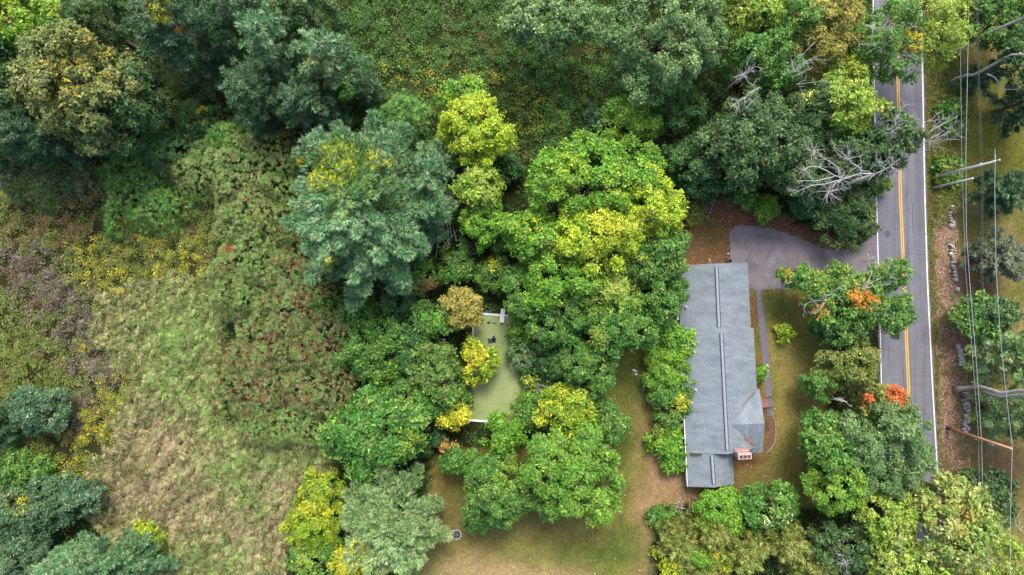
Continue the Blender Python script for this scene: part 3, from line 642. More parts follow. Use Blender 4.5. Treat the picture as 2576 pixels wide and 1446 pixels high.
p1 = pole(2803, 531, 11.9, .20, .13, M_POLE, 'tall silver grey utility pole with insulators on top near the road')
MB().tube([(0, 0, 11.85), (0, 0, 12.5)], [.06, .03], 8).build('top_pin', M_METAL, p1); MB().lathe([(0.05, 12.3), (0.14, 12.36), (0.1, 12.5), (0.14, 12.55), (0.04, 12.7), (0, 12.7)], k=12).build('insulator', M_PORC, p1, True)
MB().box((0.0, 0.16, 8.9), (0.16, 0.2, 0.9)).build('wire_bracket', M_METAL, p1)
MB().tube([(0, -.4, 11.8), (0, 1.5, 11.8)], 0.035, 6).build('guy_arm', M_CABLE, p1)
p1b = pole(2799, 563, 8.1, .17, .12, M_POLE, 'short silver grey stub pole standing just below the tall pole')
MB().lathe([(0.13, 8.08), (0.14, 8.14), (0, 8.18)], k=12).build('pole_cap', M_METAL, p1b)
p2 = pole(2841, 1283, 11.9, .21, .14, M_POLE2, 'orange brown utility pole with clamps and a yellow marker at its foot')
MB().tube([(0, 0, 0.02), (0, 0, 0.9)], [.235, .232], 12).build('base_sleeve', M_CHAR, p2); MB().box((.1, .2, 1.7), (.12, .12, 1.6)).build('guy_marker', plain('yellow_guard', C(250, 205, 30), .5, .1), p2)
for k, z in enumerate((5.9, 6.4, 7.0)): MB().box((0, -.27, z), (.14, .22, .12)).build('cable_clamp', M_METAL, p2)
MB().box((0, -.26, 8.6), (.2, .2, .9)).build('wire_rack', M_METAL, p2)
for k in range(3): MB().tube([(0, -.36, 8.3 + .3 * k), (0, -1.3, 8.0 + .3 * k)], 0.05, 6).build('splice', M_WIRE, p2)
MB().lathe([(0.05, 11.9), (0.12, 12.0), (0.05, 12.2), (0, 12.2)], k=10).build('insulator', M_PORC, p2, True)
def wire(pts, r, mat, label):
    q = [PS(x, y, z) for (x, y, z) in pts]
    A = np.array(q); s_ = np.linspace(0, len(q) - 1, 60)
    pt_ = [np.array([np.interp(u, range(len(q)), A[:, i]) for i in range(3)]) for u in s_]
    tag(MB().tube(pt_, r, 5).build('power_line', mat), label, 'power line', 'overhead wires on the utility poles')
wire([(2913, -80, 6.6), (2907, 0, 6.5), (2897, 480, 6.35), (2899, 700, 6.2), (2912, 880, 6.2), (2930, 1100, 6.3), (2944, 1310, 6.75), (2951, 1560, 6.6), (2957, 1800, 6.5)], 0.036, M_CABLE, 'thick pale grey cable, the second wire from the road')
wire([(2879, -80, 5.9), (2880, 0, 5.9), (2883, 300, 5.8), (2886, 500, 5.75), (2896, 800, 5.7), (2912, 1000, 5.8), (2922, 1125, 5.9), (2935.5, 1305, 6.4), (2940, 1570, 6.2), (2946, 1800, 6.2)], 0.024, M_CABLE, 'thin grey wire hanging nearest to the road')
wire([(2925, -80, 8.9), (2929, 0, 8.9), (2936, 300, 8.8), (2944, 505, 8.8), (2943, 800, 8.5), (2950, 1000, 8.4), (2960, 1150, 8.5), (2972, 1318, 8.7), (2972, 1500, 8.5), (2978, 1800, 8.5)], 0.022, M_WIRE, 'dark thin wire over the lawn attached at the pole brackets')
wire([(2932, -80, 9.2), (2934, 0, 9.2), (2940, 300, 9.1), (2949, 503, 9.1), (2948, 800, 8.8), (2955, 1000, 8.7), (2965, 1150, 8.8), (2978, 1320, 9.0), (2978, 1500, 8.8), (2984, 1800, 8.8)], 0.022, M_WIRE, 'dark thin wire farthest out of the bracket pair over the lawn')
wire([(2918, 860, 5.9), (2928, 1000, 6.0), (2936, 1150, 6.1), (2941, 1306, 6.6), (2946, 1570, 6.4), (2952, 1800, 6.4)], 0.02, M_WIRE, 'dark cable running between the two pale grey cables by the stone wall')
wire([(2987, 462, 11.8), (2986, 482, 11.8), (2984, 560, 11.8), (2988, 800, 11.5), (3000, 1000, 11.5), (3015, 1150, 11.7), (3037, 1340, 12.1), (3031, 1560, 11.9), (3030, 1800, 11.8)], 0.032, M_CABLE, 'pale high voltage wire between the pole tops farthest from the road')
# ------------------------------------------------------------------ vegetation generators
KL = 0.84                      # leaf reflectance for a leaf that shows as the given colour in daylight
PAL = {
 'oakgrey': [((112, 148, 82), 4), ((86, 124, 68), 4), ((146, 170, 104), 3)],
 'oakdark': [((82, 116, 58), 4), ((62, 96, 50), 4), ((110, 138, 76), 2.5)],
 'mid': [((92, 144, 54), 4), ((68, 120, 46), 4), ((130, 170, 70), 2.5)],
 'deep': [((66, 112, 52), 4), ((54, 96, 46), 4), ((90, 134, 62), 2)],
 'bright': [((116, 170, 46), 4), ((90, 146, 44), 4), ((154, 194, 58), 2)],
 'lime': [((156, 184, 64), 4), ((124, 160, 54), 4), ((184, 196, 88), 2.5)],
 'yelgreen': [((178, 204, 46), 5), ((200, 212, 60), 3), ((136, 176, 46), 3)],
 'olive': [((130, 144, 62), 4), ((104, 126, 54), 4), ((160, 162, 78), 2.5)],
 'ochre': [((172, 164, 74), 4), ((150, 150, 62), 4), ((192, 176, 86), 2.5)],
 'yellow': [((216, 206, 46), 4), ((180, 190, 50), 3), ((130, 162, 50), 4)],
 'orange': [((212, 150, 70), 4), ((190, 130, 76), 3), ((140, 140, 66), 4)],
 'teal': [((84, 122, 80), 4), ((66, 104, 68), 4), ((112, 144, 98), 3)],
 'bluepine': [((116, 162, 108), 4), ((94, 144, 92), 4), ((152, 186, 132), 4)],
 'palepine': [((144, 178, 110), 4), ((120, 158, 94), 4), ((172, 194, 130), 3)],
 'greypine': [((128, 140, 112), 4), ((106, 122, 96), 4), ((150, 156, 130), 2)],
 'greytwig': [((150, 156, 132), 4), ((126, 136, 104), 3), ((112, 134, 76), 3)],
 'juniper': [((150, 164, 76), 4), ((124, 144, 64), 4), ((182, 180, 96), 2)],
 'sumac': [((122, 154, 74), 5), ((102, 136, 60), 4), ((148, 162, 92), 3), ((152, 120, 78), .9)],
 'sumacred': [((118, 148, 72), 5), ((100, 130, 60), 4), ((142, 154, 90), 3), ((150, 114, 78), 1.4), ((136, 84, 62), .5)],
 'yelvine': [((156, 184, 44), 4), ((112, 154, 46), 4), ((206, 206, 50), 2.5)],
}
def paint(pts, pal, r_, scale=2.2, var=0.2, mixn=0.5, accents=()):
    pal = PAL[pal] if isinstance(pal, str) else pal
    w = np.cumsum([q[1] for q in pal]); w = w / w[-1]; cc = np.array([lin(q[0]) * KL for q in pal])
    u = mixn * vnoise(pts[:, 0] / scale + pts[:, 2] / scale * .7, pts[:, 1] / scale - pts[:, 2] / scale * .4, int(r_.integers(1, 9999))) + (1 - mixn) * r_.random(len(pts))
    u = np.argsort(np.argsort(u)) / max(1, len(u))
    col = cc[np.minimum(np.searchsorted(w, u), len(cc) - 1)]
    col = col * (1 + var * r_.normal(0, 1, (len(pts), 1))).clip(.45, 1.7)
    lf = (vnoise(pts[:, 0] / 3.5 + 31, pts[:, 1] / 3.5 + 17, int(r_.integers(1, 9999))) - .45).clip(0, 1)[:, None] * .4
    mean = col.mean(0); col = col * (1 - lf) + (mean * .5 + lin((156, 152, 84)) * KL * .5) * lf
    dull = r_.random(len(pts)) < .012; col[dull] = lin((150, 118, 76)) * KL * r_.uniform(.5, 1, (dull.sum(), 1))
    if len(accents):
        ax, ay = toD(pts)
        for (x, y, rr_, rgb, p) in accents:
            d = ((ax - x) ** 2 + (ay - y) ** 2) / rr_ ** 2 + r_.normal(0, .25, len(pts))
            hit = (d < 1) & (r_.random(len(pts)) < p)
            f_ = r_.uniform(.35, 1, (hit.sum(), 1)); col[hit] = col[hit] * (1 - f_) + f_ * lin(rgb) * KL * r_.uniform(.7, 1.2, (hit.sum(), 1))
    return col
def leafcloud(name, cen, out, cols, r_, k, L, ratio, spread, mat, parent, origin, droop=0.0, face=0.6, alongout=0.3):
    """k leaves about every twig tip"""
    n = len(cen); c = np.repeat(cen, k, 0) + r_.normal(0, 1, (n * k, 3)) * spread; o = np.repeat(out, k, 0); cl = np.repeat(cols, k, 0) * r_.uniform(.82, 1.18, (n * k, 1))
    nn = norm(o * face + np.array([0, 0, .5]) + r_.normal(0, .42, (n * k, 3)))
    tt = r_.normal(0, 1, (n * k, 3)) + o * alongout * 2; tt[:, 2] -= droop
    tt = norm(tt - nn * np.sum(tt * nn, 1, keepdims=True))
    l = L * r_.uniform(.5, 1.5, n * k) * r_.uniform(.9, 1.12)
    return link(name, leaves(name, c - origin, tt, nn, l, l * ratio, cl), mat, parent)
def trunk(t, h, r0, tips, mat, r_, lean=(0, 0), name='trunk'):
    m = MB(); n = 6; pts = [np.array([lean[0] * (i / n) ** 1.5 + r_.normal(0, .03 * h / 8) * (i > 0), lean[1] * (i / n) ** 1.5 + r_.normal(0, .03 * h / 8) * (i > 0), h * i / n]) for i in range(n + 1)]
    m.tube(pts, [r0 * (1 - .75 * i / n) * (1.25 if i == 0 else 1) for i in range(n + 1)], 7)
    for tp in tips:
        f = r_.uniform(.35, .85); i = int(f * n); a = pts[i]; mid = a * .5 + tp * .5 + np.array([0, 0, -.08 * np.linalg.norm(tp - a)]) + r_.normal(0, .15, 3)
        rr_ = r0 * .42 * (1 - .5 * f); m.tube([a, mid, tp], [rr_, rr_ * .7, rr_ * .2], 5)
    return m.build(name, mat, t, True)

def crown_broad(R, V, r_, L, dens, lobes, zmin=-.3, rough=.16):
    """boughs round the crown, tufts on every bough, leafy twigs on every tuft"""
    rx, ry = R; Rm = (rx + ry) / 2
    nl = lobes or int(np.clip(5 + Rm ** 1.15 * 2.1, 6, 34))
    i = np.arange(nl); z = zmin + (1 - zmin) * (i + .5 + r_.uniform(-.5, .5, nl)) / nl; az = i * 2.399963 + r_.normal(0, .45, nl)
    s = np.sqrt(np.clip(1 - np.clip(z, -.98, .98) ** 2, 0, 1)); q = r_.uniform(.5, .84, nl)
    irr = 1 + .16 * np.sin(2 * az + r_.uniform(0, 6)) + .12 * np.sin(3 * az + r_.uniform(0, 6))
    lc = np.stack([s * np.cos(az) * q * rx * irr, s * np.sin(az) * q * ry * irr, z * q * V * r_.uniform(.8, 1.15, nl)], 1)
    lr = Rm * np.clip(1.3 / math.sqrt(nl) + .07, .22, .52) * r_.uniform(.75, 1.2, nl)
    vz = min(1.0, V / Rm * 1.15); SC, SR, SL, SO = [], [], [], []
    for j in range(nl):
        sr0 = np.clip(.30 * lr[j] + .18, .28, .75); ns = max(5, int(2.3 * (lr[j] / sr0) ** 2)); d = norm(r_.normal(0, 1, (ns, 3)))
        outd = norm(lc[j] / np.array([rx, ry, V]) + [0, 0, .3]); d = d[np.sum(d * outd, 1) > -.3]
        rad = lr[j] * r_.uniform(.62, 1.12, len(d)); SC.append(lc[j] + d * rad[:, None] * [1, 1, vz]); SR.append(sr0 * r_.uniform(.7, 1.35, len(d))); SL.append(np.full(len(d), j)); SO.append(d)
    SC = np.concatenate(SC); SR = np.concatenate(SR); SL = np.concatenate(SL); SO = np.concatenate(SO)
    keep = np.ones(len(SC), bool)
    for j in range(nl): keep &= ~((np.sum(((SC - lc[j]) / [1, 1, vz]) ** 2, 1) < (.6 * lr[j]) ** 2) & (SL != j))
    SC, SR, SO = SC[keep], SR[keep], SO[keep]
    hr = np.sqrt((SC[:, 0] / rx) ** 2 + (SC[:, 1] / ry) ** 2) + SR / Rm; fit = 1.0 / np.percentile(hr, 85)
    SC[:, :2] *= fit; SR = SR * max(.8, min(fit, 1.1)); lc[:, :2] *= fit
    n = np.maximum(3, (dens * 4 * math.pi * SR ** 2 * .62).astype(int)); idx = np.repeat(np.arange(len(SC)), n)
    d = norm(r_.normal(0, 1, (len(idx), 3)) + SO[idx] * .75 + [0, 0, .25]); rad = SR[idx] * r_.uniform(.45, 1.05, len(idx))
    return SC[idx] + d * rad[:, None] * [1, 1, .85], norm(d * .7 + SO[idx] * .6), lc

TREES = []
def grow(kind, name, x, y, rx, ry, h, pal, label, cat='tree', group=None, seed=None, V=None, L=None, k=None, dens=None, acc=(), lobes=None, lean=(0, 0), bark=None, zmin=-.3, trans=None, ratio=.62, cover=1.0, nbf=7.5, plume=.115, heads=True):
    r_ = np.random.default_rng(seed if seed is not None else int(x * 13 + y * 7) & 0xffff)
    if V is None: V = {'broad': .36 * h, 'shrub': .5 * h, 'pine': .45 * h, 'sumac': .35 * h, 'strand': .4 * h}[kind]
    zc = h - V; c0 = P(x, y, zc); sc = (H - zc) / FD; R = (rx * sc, ry * sc); Rm = (R[0] + R[1]) / 2
    base = np.array([c0[0], c0[1], 0.0]); t = thing(name, base, label, cat, group)
    off = np.array([lean[0], lean[1], zc]); mat = bark or M_BARK
    if kind in ('broad', 'shrub'):
        if kind == 'shrub': zmin = min(zmin, -.35)
        L = (L or .325) * (r_.uniform(.8, 1.22) if L is None else 1); dens = (dens or 9.0 * (.31 / min(L, .4)) ** 1.5) * cover
        p, o, lc = crown_broad(R, V, r_, L, dens, lobes, zmin)
        p = p + off; p[:, 2] = np.maximum(p[:, 2], .12)
        w = p + base; cols = paint(w, pal, r_, accents=acc)
        leafcloud('crown', w, o, cols, r_, k or 5, L, ratio, L * .6, M_LEAF, t, base)
        if kind == 'broad': trunk(t, zc + V * .2, max(.1, .028 * h), [q * .9 + off for q in lc[::max(1, len(lc) // 9)]], mat, r_, lean)
        else:
            m = MB()
            for q in range(5):
                a_ = r_.uniform(0, 6.28); e_ = np.array([math.cos(a_) * R[0] * .6, math.sin(a_) * R[1] * .6, h * .75]); m.tube([np.array([0, 0, 0.0]), e_ * [.4, .4, .55], e_], [.05, .035, .012], 5)
            m.build('stem', mat, t, True)['kind'] = 'stuff'
    elif kind == 'pine':
        nb = int(14 + Rm * nbf); f = (np.arange(nb) + .5) / nb; az = np.arange(nb) * 2.399963 + r_.normal(0, .25, nb)
        z0 = zc - V * .9; zb = z0 + f * (h - .6 - z0); ln = (np.sqrt(np.clip(1 - f ** 1.7, 0, 1)) * .98 + .06) * r_.uniform(.72, 1.06, nb)
        L = L or .50; P_, O_ = [], []; m = MB()
        for j in range(nb):
            dxy = np.array([math.cos(az[j]) * R[0], math.sin(az[j]) * R[1], 0]) * ln[j]; Lb = np.linalg.norm(dxy); rise = Lb * (.05 + .45 * f[j])
            n = int((Lb * 8 + Lb ** 2 * 3.2 * plume / .13 + 6) * (dens or 1) * cover); s_ = r_.uniform(.22 * (1 - f[j]) , 1, n) ** .8
            side = norm(np.cross(dxy, [0, 0, 1.0])); wid = (plume * Lb + .2) * np.sin(np.pi * np.clip(s_ * .92 + .03, 0, 1)) ** .6
            # side sprays: needles gathered on twigs that leave the branch
            tw = r_.normal(0, .55, n).clip(-1, 1)
            p = dxy * s_[:, None] + side * (tw * wid)[:, None]
            p[:, 2] += zb[j] + rise * s_ ** 1.6 - .25 * np.abs(tw) * wid + r_.normal(0, .16, n) + .35 * np.sin(s_ * 9 + j) * .25
            P_.append(p); O_.append(norm(dxy / Lb * .9 + side * (tw * .7)[:, None] + np.array([0, 0, .45])))
            m.tube([np.array([0, 0, zb[j]]), dxy * .5 + [0, 0, zb[j] + rise * .3], dxy * .93 + [0, 0, zb[j] + rise * .9]], [.03 + .008 * Lb, .02 + .004 * Lb, .012], 4)
        p = np.concatenate(P_) + [lean[0], lean[1], 0]; o = np.concatenate(O_); w = p + base; cols = paint(w, pal, r_, 1.6, .16, accents=acc)
        kk = k or 7; n = len(w); c = np.repeat(w, kk, 0); oo = np.repeat(o, kk, 0); cl = np.repeat(cols, kk, 0) * r_.uniform(.85, 1.15, (n * kk, 1))
        tt = norm(oo + r_.normal(0, .45, (n * kk, 3))); c = c + tt * L * .45 + r_.normal(0, .05, (n * kk, 3)); nn = norm(r_.normal(0, .7, (n * kk, 3)) + [0, 0, .8]); nn = norm(nn - tt * np.sum(nn * tt, 1, keepdims=True))
        l = L * r_.uniform(.75, 1.25, n * kk)
        link('crown', leaves('crown', c - base, tt, nn, l, l * .24, cl, .1), M_NEEDLE, t)
        m.build('branches', mat, t); trunk(t, h - .5, max(.1, .022 * h), [], mat, r_, lean)
    elif kind == 'sumac':
        L = L or .34; n = int(math.pi * R[0] * R[1] * 11.0 * (dens or 1)); a_ = r_.uniform(0, 2 * math.pi, n); q = np.sqrt(r_.random(n))
        rim = 1 + .12 * np.sin(3 * a_ + r_.uniform(0, 6)) + .08 * np.sin(5 * a_ + r_.uniform(0, 6)) + .06 * np.sin(9 * a_ + r_.uniform(0, 6))
        px, py = q * np.cos(a_) * R[0] * rim, q * np.sin(a_) * R[1] * rim
        lump = fbm(px / 1.5 + 50, py / 1.5 + 50, int(r_.integers(1, 999)), 2); gap = np.abs(vnoise(px / 2.6 + 9, py / 2.6 + 5, int(r_.integers(1, 999))) - .5) * 2
        pz = h * (1 - .93 * q ** 3.4) + (fbm(px / 3.0 + 70, py / 3.0 + 20, int(r_.integers(1, 999)), 2) - .5) * 3.6 + (lump - .5) * 1.3 - 0.8 * (gap < .10) * (1 - gap / .10) - .3
        pz = np.maximum(pz, .35); p = np.stack([px, py, pz], 1); keep = (gap > .02) | (r_.random(n) < .4); p = p[keep]; gap = gap[keep]; n = len(p)
        o = norm(np.stack([p[:, 0] / R[0] * .7, p[:, 1] / R[1] * .7, np.ones(n)], 1)); w = p + base
        cols = paint(w, pal, r_, 1.8, .16, .3, acc)
        if pal == 'sumacred': rd = (gap < .2) & (r_.random(n) < .3); cols[rd] = lin((146, 92, 66)) * KL * r_.uniform(.6, 1.2, (rd.sum(), 1))
        kk = k or 7; c = np.repeat(w, kk, 0); an = np.tile(np.arange(kk) * 2 * np.pi / kk, n) + np.repeat(r_.uniform(0, 6.28, n), kk) + r_.normal(0, .2, n * kk)
        tt = norm(np.stack([np.cos(an), np.sin(an), r_.uniform(-.75, .15, n * kk)], 1) + np.repeat(o, kk, 0) * .25); l = L * r_.uniform(.65, 1.2, n * kk)
        c = c + tt * (l * .55)[:, None]; nn = norm(np.repeat(o, kk, 0) + r_.normal(0, .3, (n * kk, 3))); nn = norm(nn - tt * np.sum(nn * tt, 1, keepdims=True))
        cl = np.repeat(cols, kk, 0) * r_.uniform(.82, 1.18, (n * kk, 1))
        link('crown', leaves('crown', c - base, tt, nn, l, l * .3, cl, .25), M_LEAF, t)
        nh = max(4, int(n * .03)) if heads else 0; hsel = r_.integers(0, n, nh); hp = np.repeat(p[hsel], 5, 0) + r_.normal(0, .06, (nh * 5, 3)) + [0, 0, .12]
        if heads: link('seed_heads', leaves('seed_heads', hp, norm(r_.normal(0, .5, (nh * 5, 3)) + [0, 0, 1]), norm(r_.normal(0, 1, (nh * 5, 3))), .3, .14, C(128, 72, 56) * r_.uniform(.6, 1.3, (nh * 5, 1))), M_HERB, t)['kind'] = 'stuff'
        m = MB()
        for q in range(9):
            a2 = r_.uniform(0, 6.28); rr_ = r_.uniform(.15, .75); e_ = np.array([math.cos(a2) * R[0] * rr_, math.sin(a2) * R[1] * rr_, h * (.9 - .5 * rr_ ** 2)]); m.tube([e_ * [.7, .7, 0], e_ * [.8, .8, .6], e_], [.06, .045, .02], 5)
        m.build('stem', mat, t, True)['kind'] = 'stuff'
    elif kind == 'strand':
        L = L or .55; n = int(math.pi * R[0] * R[1] * 9 * cover); d = norm(r_.normal(0, 1, (n, 3)) + [0, 0, .4]); d = d[d[:, 2] > -.4]; n = len(d)
        lump = 1 + .22 * (vnoise(d[:, 0] * 3.2 + 4, d[:, 1] * 3.2 + d[:, 2] * 2, int(r_.integers(1, 999))) - .5) * 2
        p = d * np.array([R[0], R[1], V]) * (r_.uniform(.82, 1.02, n) * lump)[:, None] + off; w = p + base; cols = paint(w, pal, r_, accents=acc)
        kk = k or 7; c = np.repeat(w, kk, 0) + r_.normal(0, .12, (n * kk, 3)); st = np.tile(np.arange(kk) / kk, n)
        flow = norm(d * [.45, .45, .2] + r_.normal(0, .45, (n, 3)) * [1, 1, .3] + np.array([.3, -.25, -.45])); c = c + np.repeat(flow, kk, 0) * (st * .8)[:, None]; c[:, 2] = np.maximum(c[:, 2], .1)
        tt = norm(np.repeat(flow, kk, 0) + r_.normal(0, .35, (n * kk, 3))); nn = norm(np.repeat(d, kk, 0) + [0, 0, .6] + r_.normal(0, .3, (n * kk, 3))); nn = norm(nn - tt * np.sum(nn * tt, 1, keepdims=True)); l = L * r_.uniform(.7, 1.2, n * kk)
        link('crown', leaves('crown', c - base, tt, nn, l, l * .26, np.repeat(cols, kk, 0) * r_.uniform(.85, 1.15, (n * kk, 1))), M_LEAF, t)
        trunk(t, zc + V * .3, max(.08, .024 * h), [d[q] * np.array([R[0], R[1], V]) * .8 + off for q in range(7)], mat, r_, lean)
    return t
def bare(pts, r0, m, z=None, jit=0.0):
    q = [PS(*p_) for p_ in pts]; n = len(q); m.tube(q, [max(.018, r0 * (1 - .85 * i / max(1, n - 1))) for i in range(n)], 5)
def twigs(m, base, d, length, r0, r_, depth):
    """a bare limb that forks"""
    n = 4; p = np.asarray(base, float); pts = [p]; dd = d
    for i in range(n):
        dd = norm(dd + r_.normal(0, .16, 3)); p = p + dd * length / n; pts.append(p)
    m.tube(pts, [r0 * (1 - .6 * i / n) for i in range(n + 1)], 5 if r0 > .03 else 4)
    if depth > 0:
        for i in range(1, n + 1):
            for _ in range(2 if i == n else 1):
                twigs(m, pts[i], norm(dd + r_.normal(0, .55, 3)), length * r_.uniform(.4, .65), max(.012, r0 * .5), r_, depth - 1)

# ------------------------------------------------------------------ the trees, one line each
G1 = 'trees of the woods around the clearing'; G2 = 'sumac clumps beside the meadow'; G3 = 'shrubs and saplings of the thicket'
G4 = 'trees along the road'; G5 = 'trees beside the lawn'
YEL = (228, 218, 40); ORG = (236, 150, 50); RED = (228, 100, 58); YG = (206, 206, 50)
B, N_, S, U, W_ = 'broad', 'pine', 'shrub', 'sumac', 'strand'
# upper left woods
grow(B, 'broadleaf_tree', 50, 60, 135, 95, 17, 'bright', 'bright green broadleaf tree filling the top left corner', group=G1, acc=[(150, 20, 40, YG, .5), (20, 20, 60, YG, .4)])
grow(B, 'broadleaf_tree', 250, 62, 85, 85, 16, 'oakdark', 'dark green tree at the top edge just right of the bright corner tree', group=G1)
grow(B, 'oak_tree', 205, 215, 160, 130, 18, [((120, 136, 66), 4), ((96, 118, 58), 4), ((150, 154, 84), 2.5)], 'large olive oak speckled with golden leaves in the upper left woods', group=G1, acc=[(190, 170, 95, (214, 184, 58), .13), (120, 215, 60, (220, 184, 62), .15), (220, 120, 50, (206, 176, 60), .25), (90, 180, 60, (150, 140, 96), .25)])
grow(B, 'oak_tree', 340, 255, 70, 85, 15, 'oakdark', 'dark olive tree on the right flank of the golden speckled oak', group=G1)
grow(N_, 'pine_tree', 460, 70, 145, 120, 19, 'teal', 'big dark blue green pine at the top edge left of centre', group=G1, acc=[(400, 25, 30, YEL, .5), (450, 72, 10, ORG, .7)])
grow(N_, 'pine_tree', 620, 30, 85, 80, 16, 'teal', 'dark pine at the top edge beside the big blue green pine', group=G1)
grow(N_, 'pine_tree', 690, 110, 95, 90, 17, 'bluepine', 'grey green pine with pale lobes in the upper woods', group=G1, dens=.9)
grow(B, 'broadleaf_tree', 770, 40, 90, 65, 14, 'oakdark', 'dark tree on the top edge bordering the overgrown clearing', group=G1)
grow(N_, 'pine_tree', 830, 150, 95, 75, 16, 'bluepine', 'grey green pine with bare pale twigs at the clearing edge', group=G1, dens=.9, acc=[(800, 175, 45, (160, 160, 90), .5)])
grow(N_, 'pine_tree', 650, 240, 85, 100, 16, 'teal', 'dark teal pine hanging over the shrubs below the grey pine', group=G1, dens=.9)
grow(N_, 'pine_tree', 775, 262, 85, 80, 14, 'teal', 'dull teal pine touching the top of the great central pine', group=G1)
grow(B, 'sapling', 872, 222, 30, 48, 8, 'mid', 'slim light green sapling between teal pine and small blue conifer', group=G1)
grow(N_, 'pine_tree', 915, 215, 42, 42, 9, 'teal', 'small round blue green conifer on the clearing edge', group=G1)
grow(B, 'broadleaf_tree', 20, 215, 75, 110, 17, 'deep', 'deep green tree on the left edge beside the golden oak', group=G1)
grow(N_, 'pine_tree', 110, 345, 140, 90, 16, 'teal', 'drooping blue green tree below the golden speckled oak', group=G1, acc=[(110, 300, 25, YG, .5)])
grow(B, 'broadleaf_tree', 275, 335, 75, 65, 13, 'oakdark', 'grey green tree hanging over the dark gap below the oak', group=G1)
grow(N_, 'pine_tree', -30, 370, 60, 70, 14, 'teal', 'dark tree half cut off by the left edge', group=G1)
# shrubs between woods and meadow
grow(U, 'shrub', 350, 510, 125, 95, 4.6, 'mid', 'rounded mid green shrub left of the upper sumac', 'shrub', G3, acc=[(300, 470, 40, (130, 90, 60), .15)], heads=False)
grow(U, 'shrub', 420, 375, 95, 75, 6, 'deep', 'deep green shrub below the dark gap in the upper woods', 'shrub', G3, heads=False)
grow(U, 'shrub', 495, 295, 75, 55, 5.5, 'deep', 'dark shrub with a short yellow streak on top', 'shrub', G3, acc=[(505, 290, 22, YEL, .5)], heads=False)
grow(U, 'shrub', 560, 345, 65, 50, 5, 'mid', 'low green shrub just above the upper sumac', 'shrub', G3, heads=False)
grow(U, 'shrub', 310, 430, 80, 60, 5, 'mid', 'leafy shrub between the dark gap and the rounded shrub', 'shrub', G3, heads=False)
grow(U, 'shrub', 90, 460, 110, 62, 4.5, 'oakdark', 'dark shrub tinged with red under the drooping tree at left', 'shrub', G3, acc=[(130, 470, 60, (130, 80, 62), .25)], heads=False)
grow(U, 'shrub', 215, 460, 60, 50, 4, 'oakdark', 'low brownish green shrub above the seeding weeds', 'shrub', G3, acc=[(230, 470, 50, (150, 96, 66), .3)], heads=False)
# sumac
grow(U, 'sumac_shrub', 590, 430, 183, 121, 7.2, 'sumac', 'wide green sumac dome left of the great central pine', 'shrub', G2)
grow(U, 'sumac_shrub', 640, 545, 123, 91, 6.7, 'sumac', 'green sumac clump tucked below the widest sumac dome', 'shrub', G2)
grow(U, 'sumac_shrub', 625, 655, 123, 106, 6.5, 'sumac', 'green sumac clump with a single red spot beside the goldenrod', 'shrub', G2, acc=[(575, 625, 12, (170, 60, 48), .9)])
grow(U, 'sumac_shrub', 605, 745, 98, 76, 5.8, 'sumac', 'narrow sumac bulge at the right end of the tall grass', 'shrub', G2)
grow(U, 'sumac_shrub', 720, 790, 118, 91, 6.4, 'sumacred', 'rusty sumac below the left skirt of the great pine', 'shrub', G2)
grow(U, 'sumac_shrub', 665, 880, 128, 101, 6.1, 'sumacred', 'red veined sumac at the upper middle of the reddest clumps', 'shrub', G2)
grow(U, 'sumac_shrub', 805, 880, 103, 106, 6.7, 'sumacred', 'sumac with dark red creases facing the thicket', 'shrub', G2, acc=[(780, 830, 40, (110, 150, 60), .4)])
grow(U, 'sumac_shrub', 640, 985, 113, 111, 5.8, 'sumacred', 'greyish red sumac bordering the tall grass on its left', 'shrub', G2)
grow(U, 'sumac_shrub', 795, 985, 113, 86, 6.2, 'sumacred', 'sumac with a deep red cleft above the large leaved tree', 'shrub', G2)
grow(U, 'sumac_shrub', 700, 1070, 143, 71, 5.2, 'sumac', 'lowest sumac, shading the grass below it', 'shrub', G2, acc=[(790, 1035, 30, (140, 170, 60), .5)])
grow(U, 'sumac_shrub', 720, 700, 78, 76, 5.8, 'sumacred', 'small sumac with a dark hole against the pine skirt', 'shrub', G2)
# the great pine and its neighbours
grow(N_, 'pine_tree', 905, 520, 215, 245, 21, 'bluepine', 'great blue green pine with a yellow vine in its crown at centre left', group=G1, V=8.5, acc=[(860, 425, 78, (120, 154, 50), .8), (850, 412, 58, (214, 222, 44), .42), (805, 448, 30, (224, 222, 44), .5), (955, 480, 55, (140, 170, 50), .35), (940, 400, 24, YEL, .5), (760, 405, 14, YEL, .7), (860, 520, 30, (150, 170, 50), .4), (830, 655, 16, YEL, .7), (975, 410, 12, YEL, .8)])
grow(N_, 'pine_tree', 1085, 450, 60, 110, 15, 'bluepine', 'narrow blue green pine leaning out right of the great pine', group=G1)
grow(U, 'shrub', 1010, 292, 80, 62, 5, 'mid', 'low leafy shrub at the top right of the great pine', 'shrub', G3, heads=False)
grow(B, 'broadleaf_tree', 1165, 252, 68, 48, 8, 'bright', 'soft green tree behind the yellow green maple at the clearing', group=G1)
grow(B, 'maple_tree', 1200, 335, 98, 82, 12, 'yelgreen', 'rounded yellow green maple right of the great pine', group=G1)
grow(B, 'maple_tree', 1205, 478, 58, 60, 10, 'lime', 'small lime maple below the rounded yellow green maple', group=G1)
grow(B, 'broadleaf_tree', 1215, 555, 75, 58, 8, 'bright', 'green tree under the small lime maple', group=G1)
grow(S, 'shrub', 1260, 600, 48, 40, 5, 'mid', 'feathery olive sapling left of the great maple', 'shrub', G3)
grow(S, 'shrub', 1270, 420, 45, 50, 3, 'deep', 'dark shrub in the gap between the two maples', 'shrub', G3)
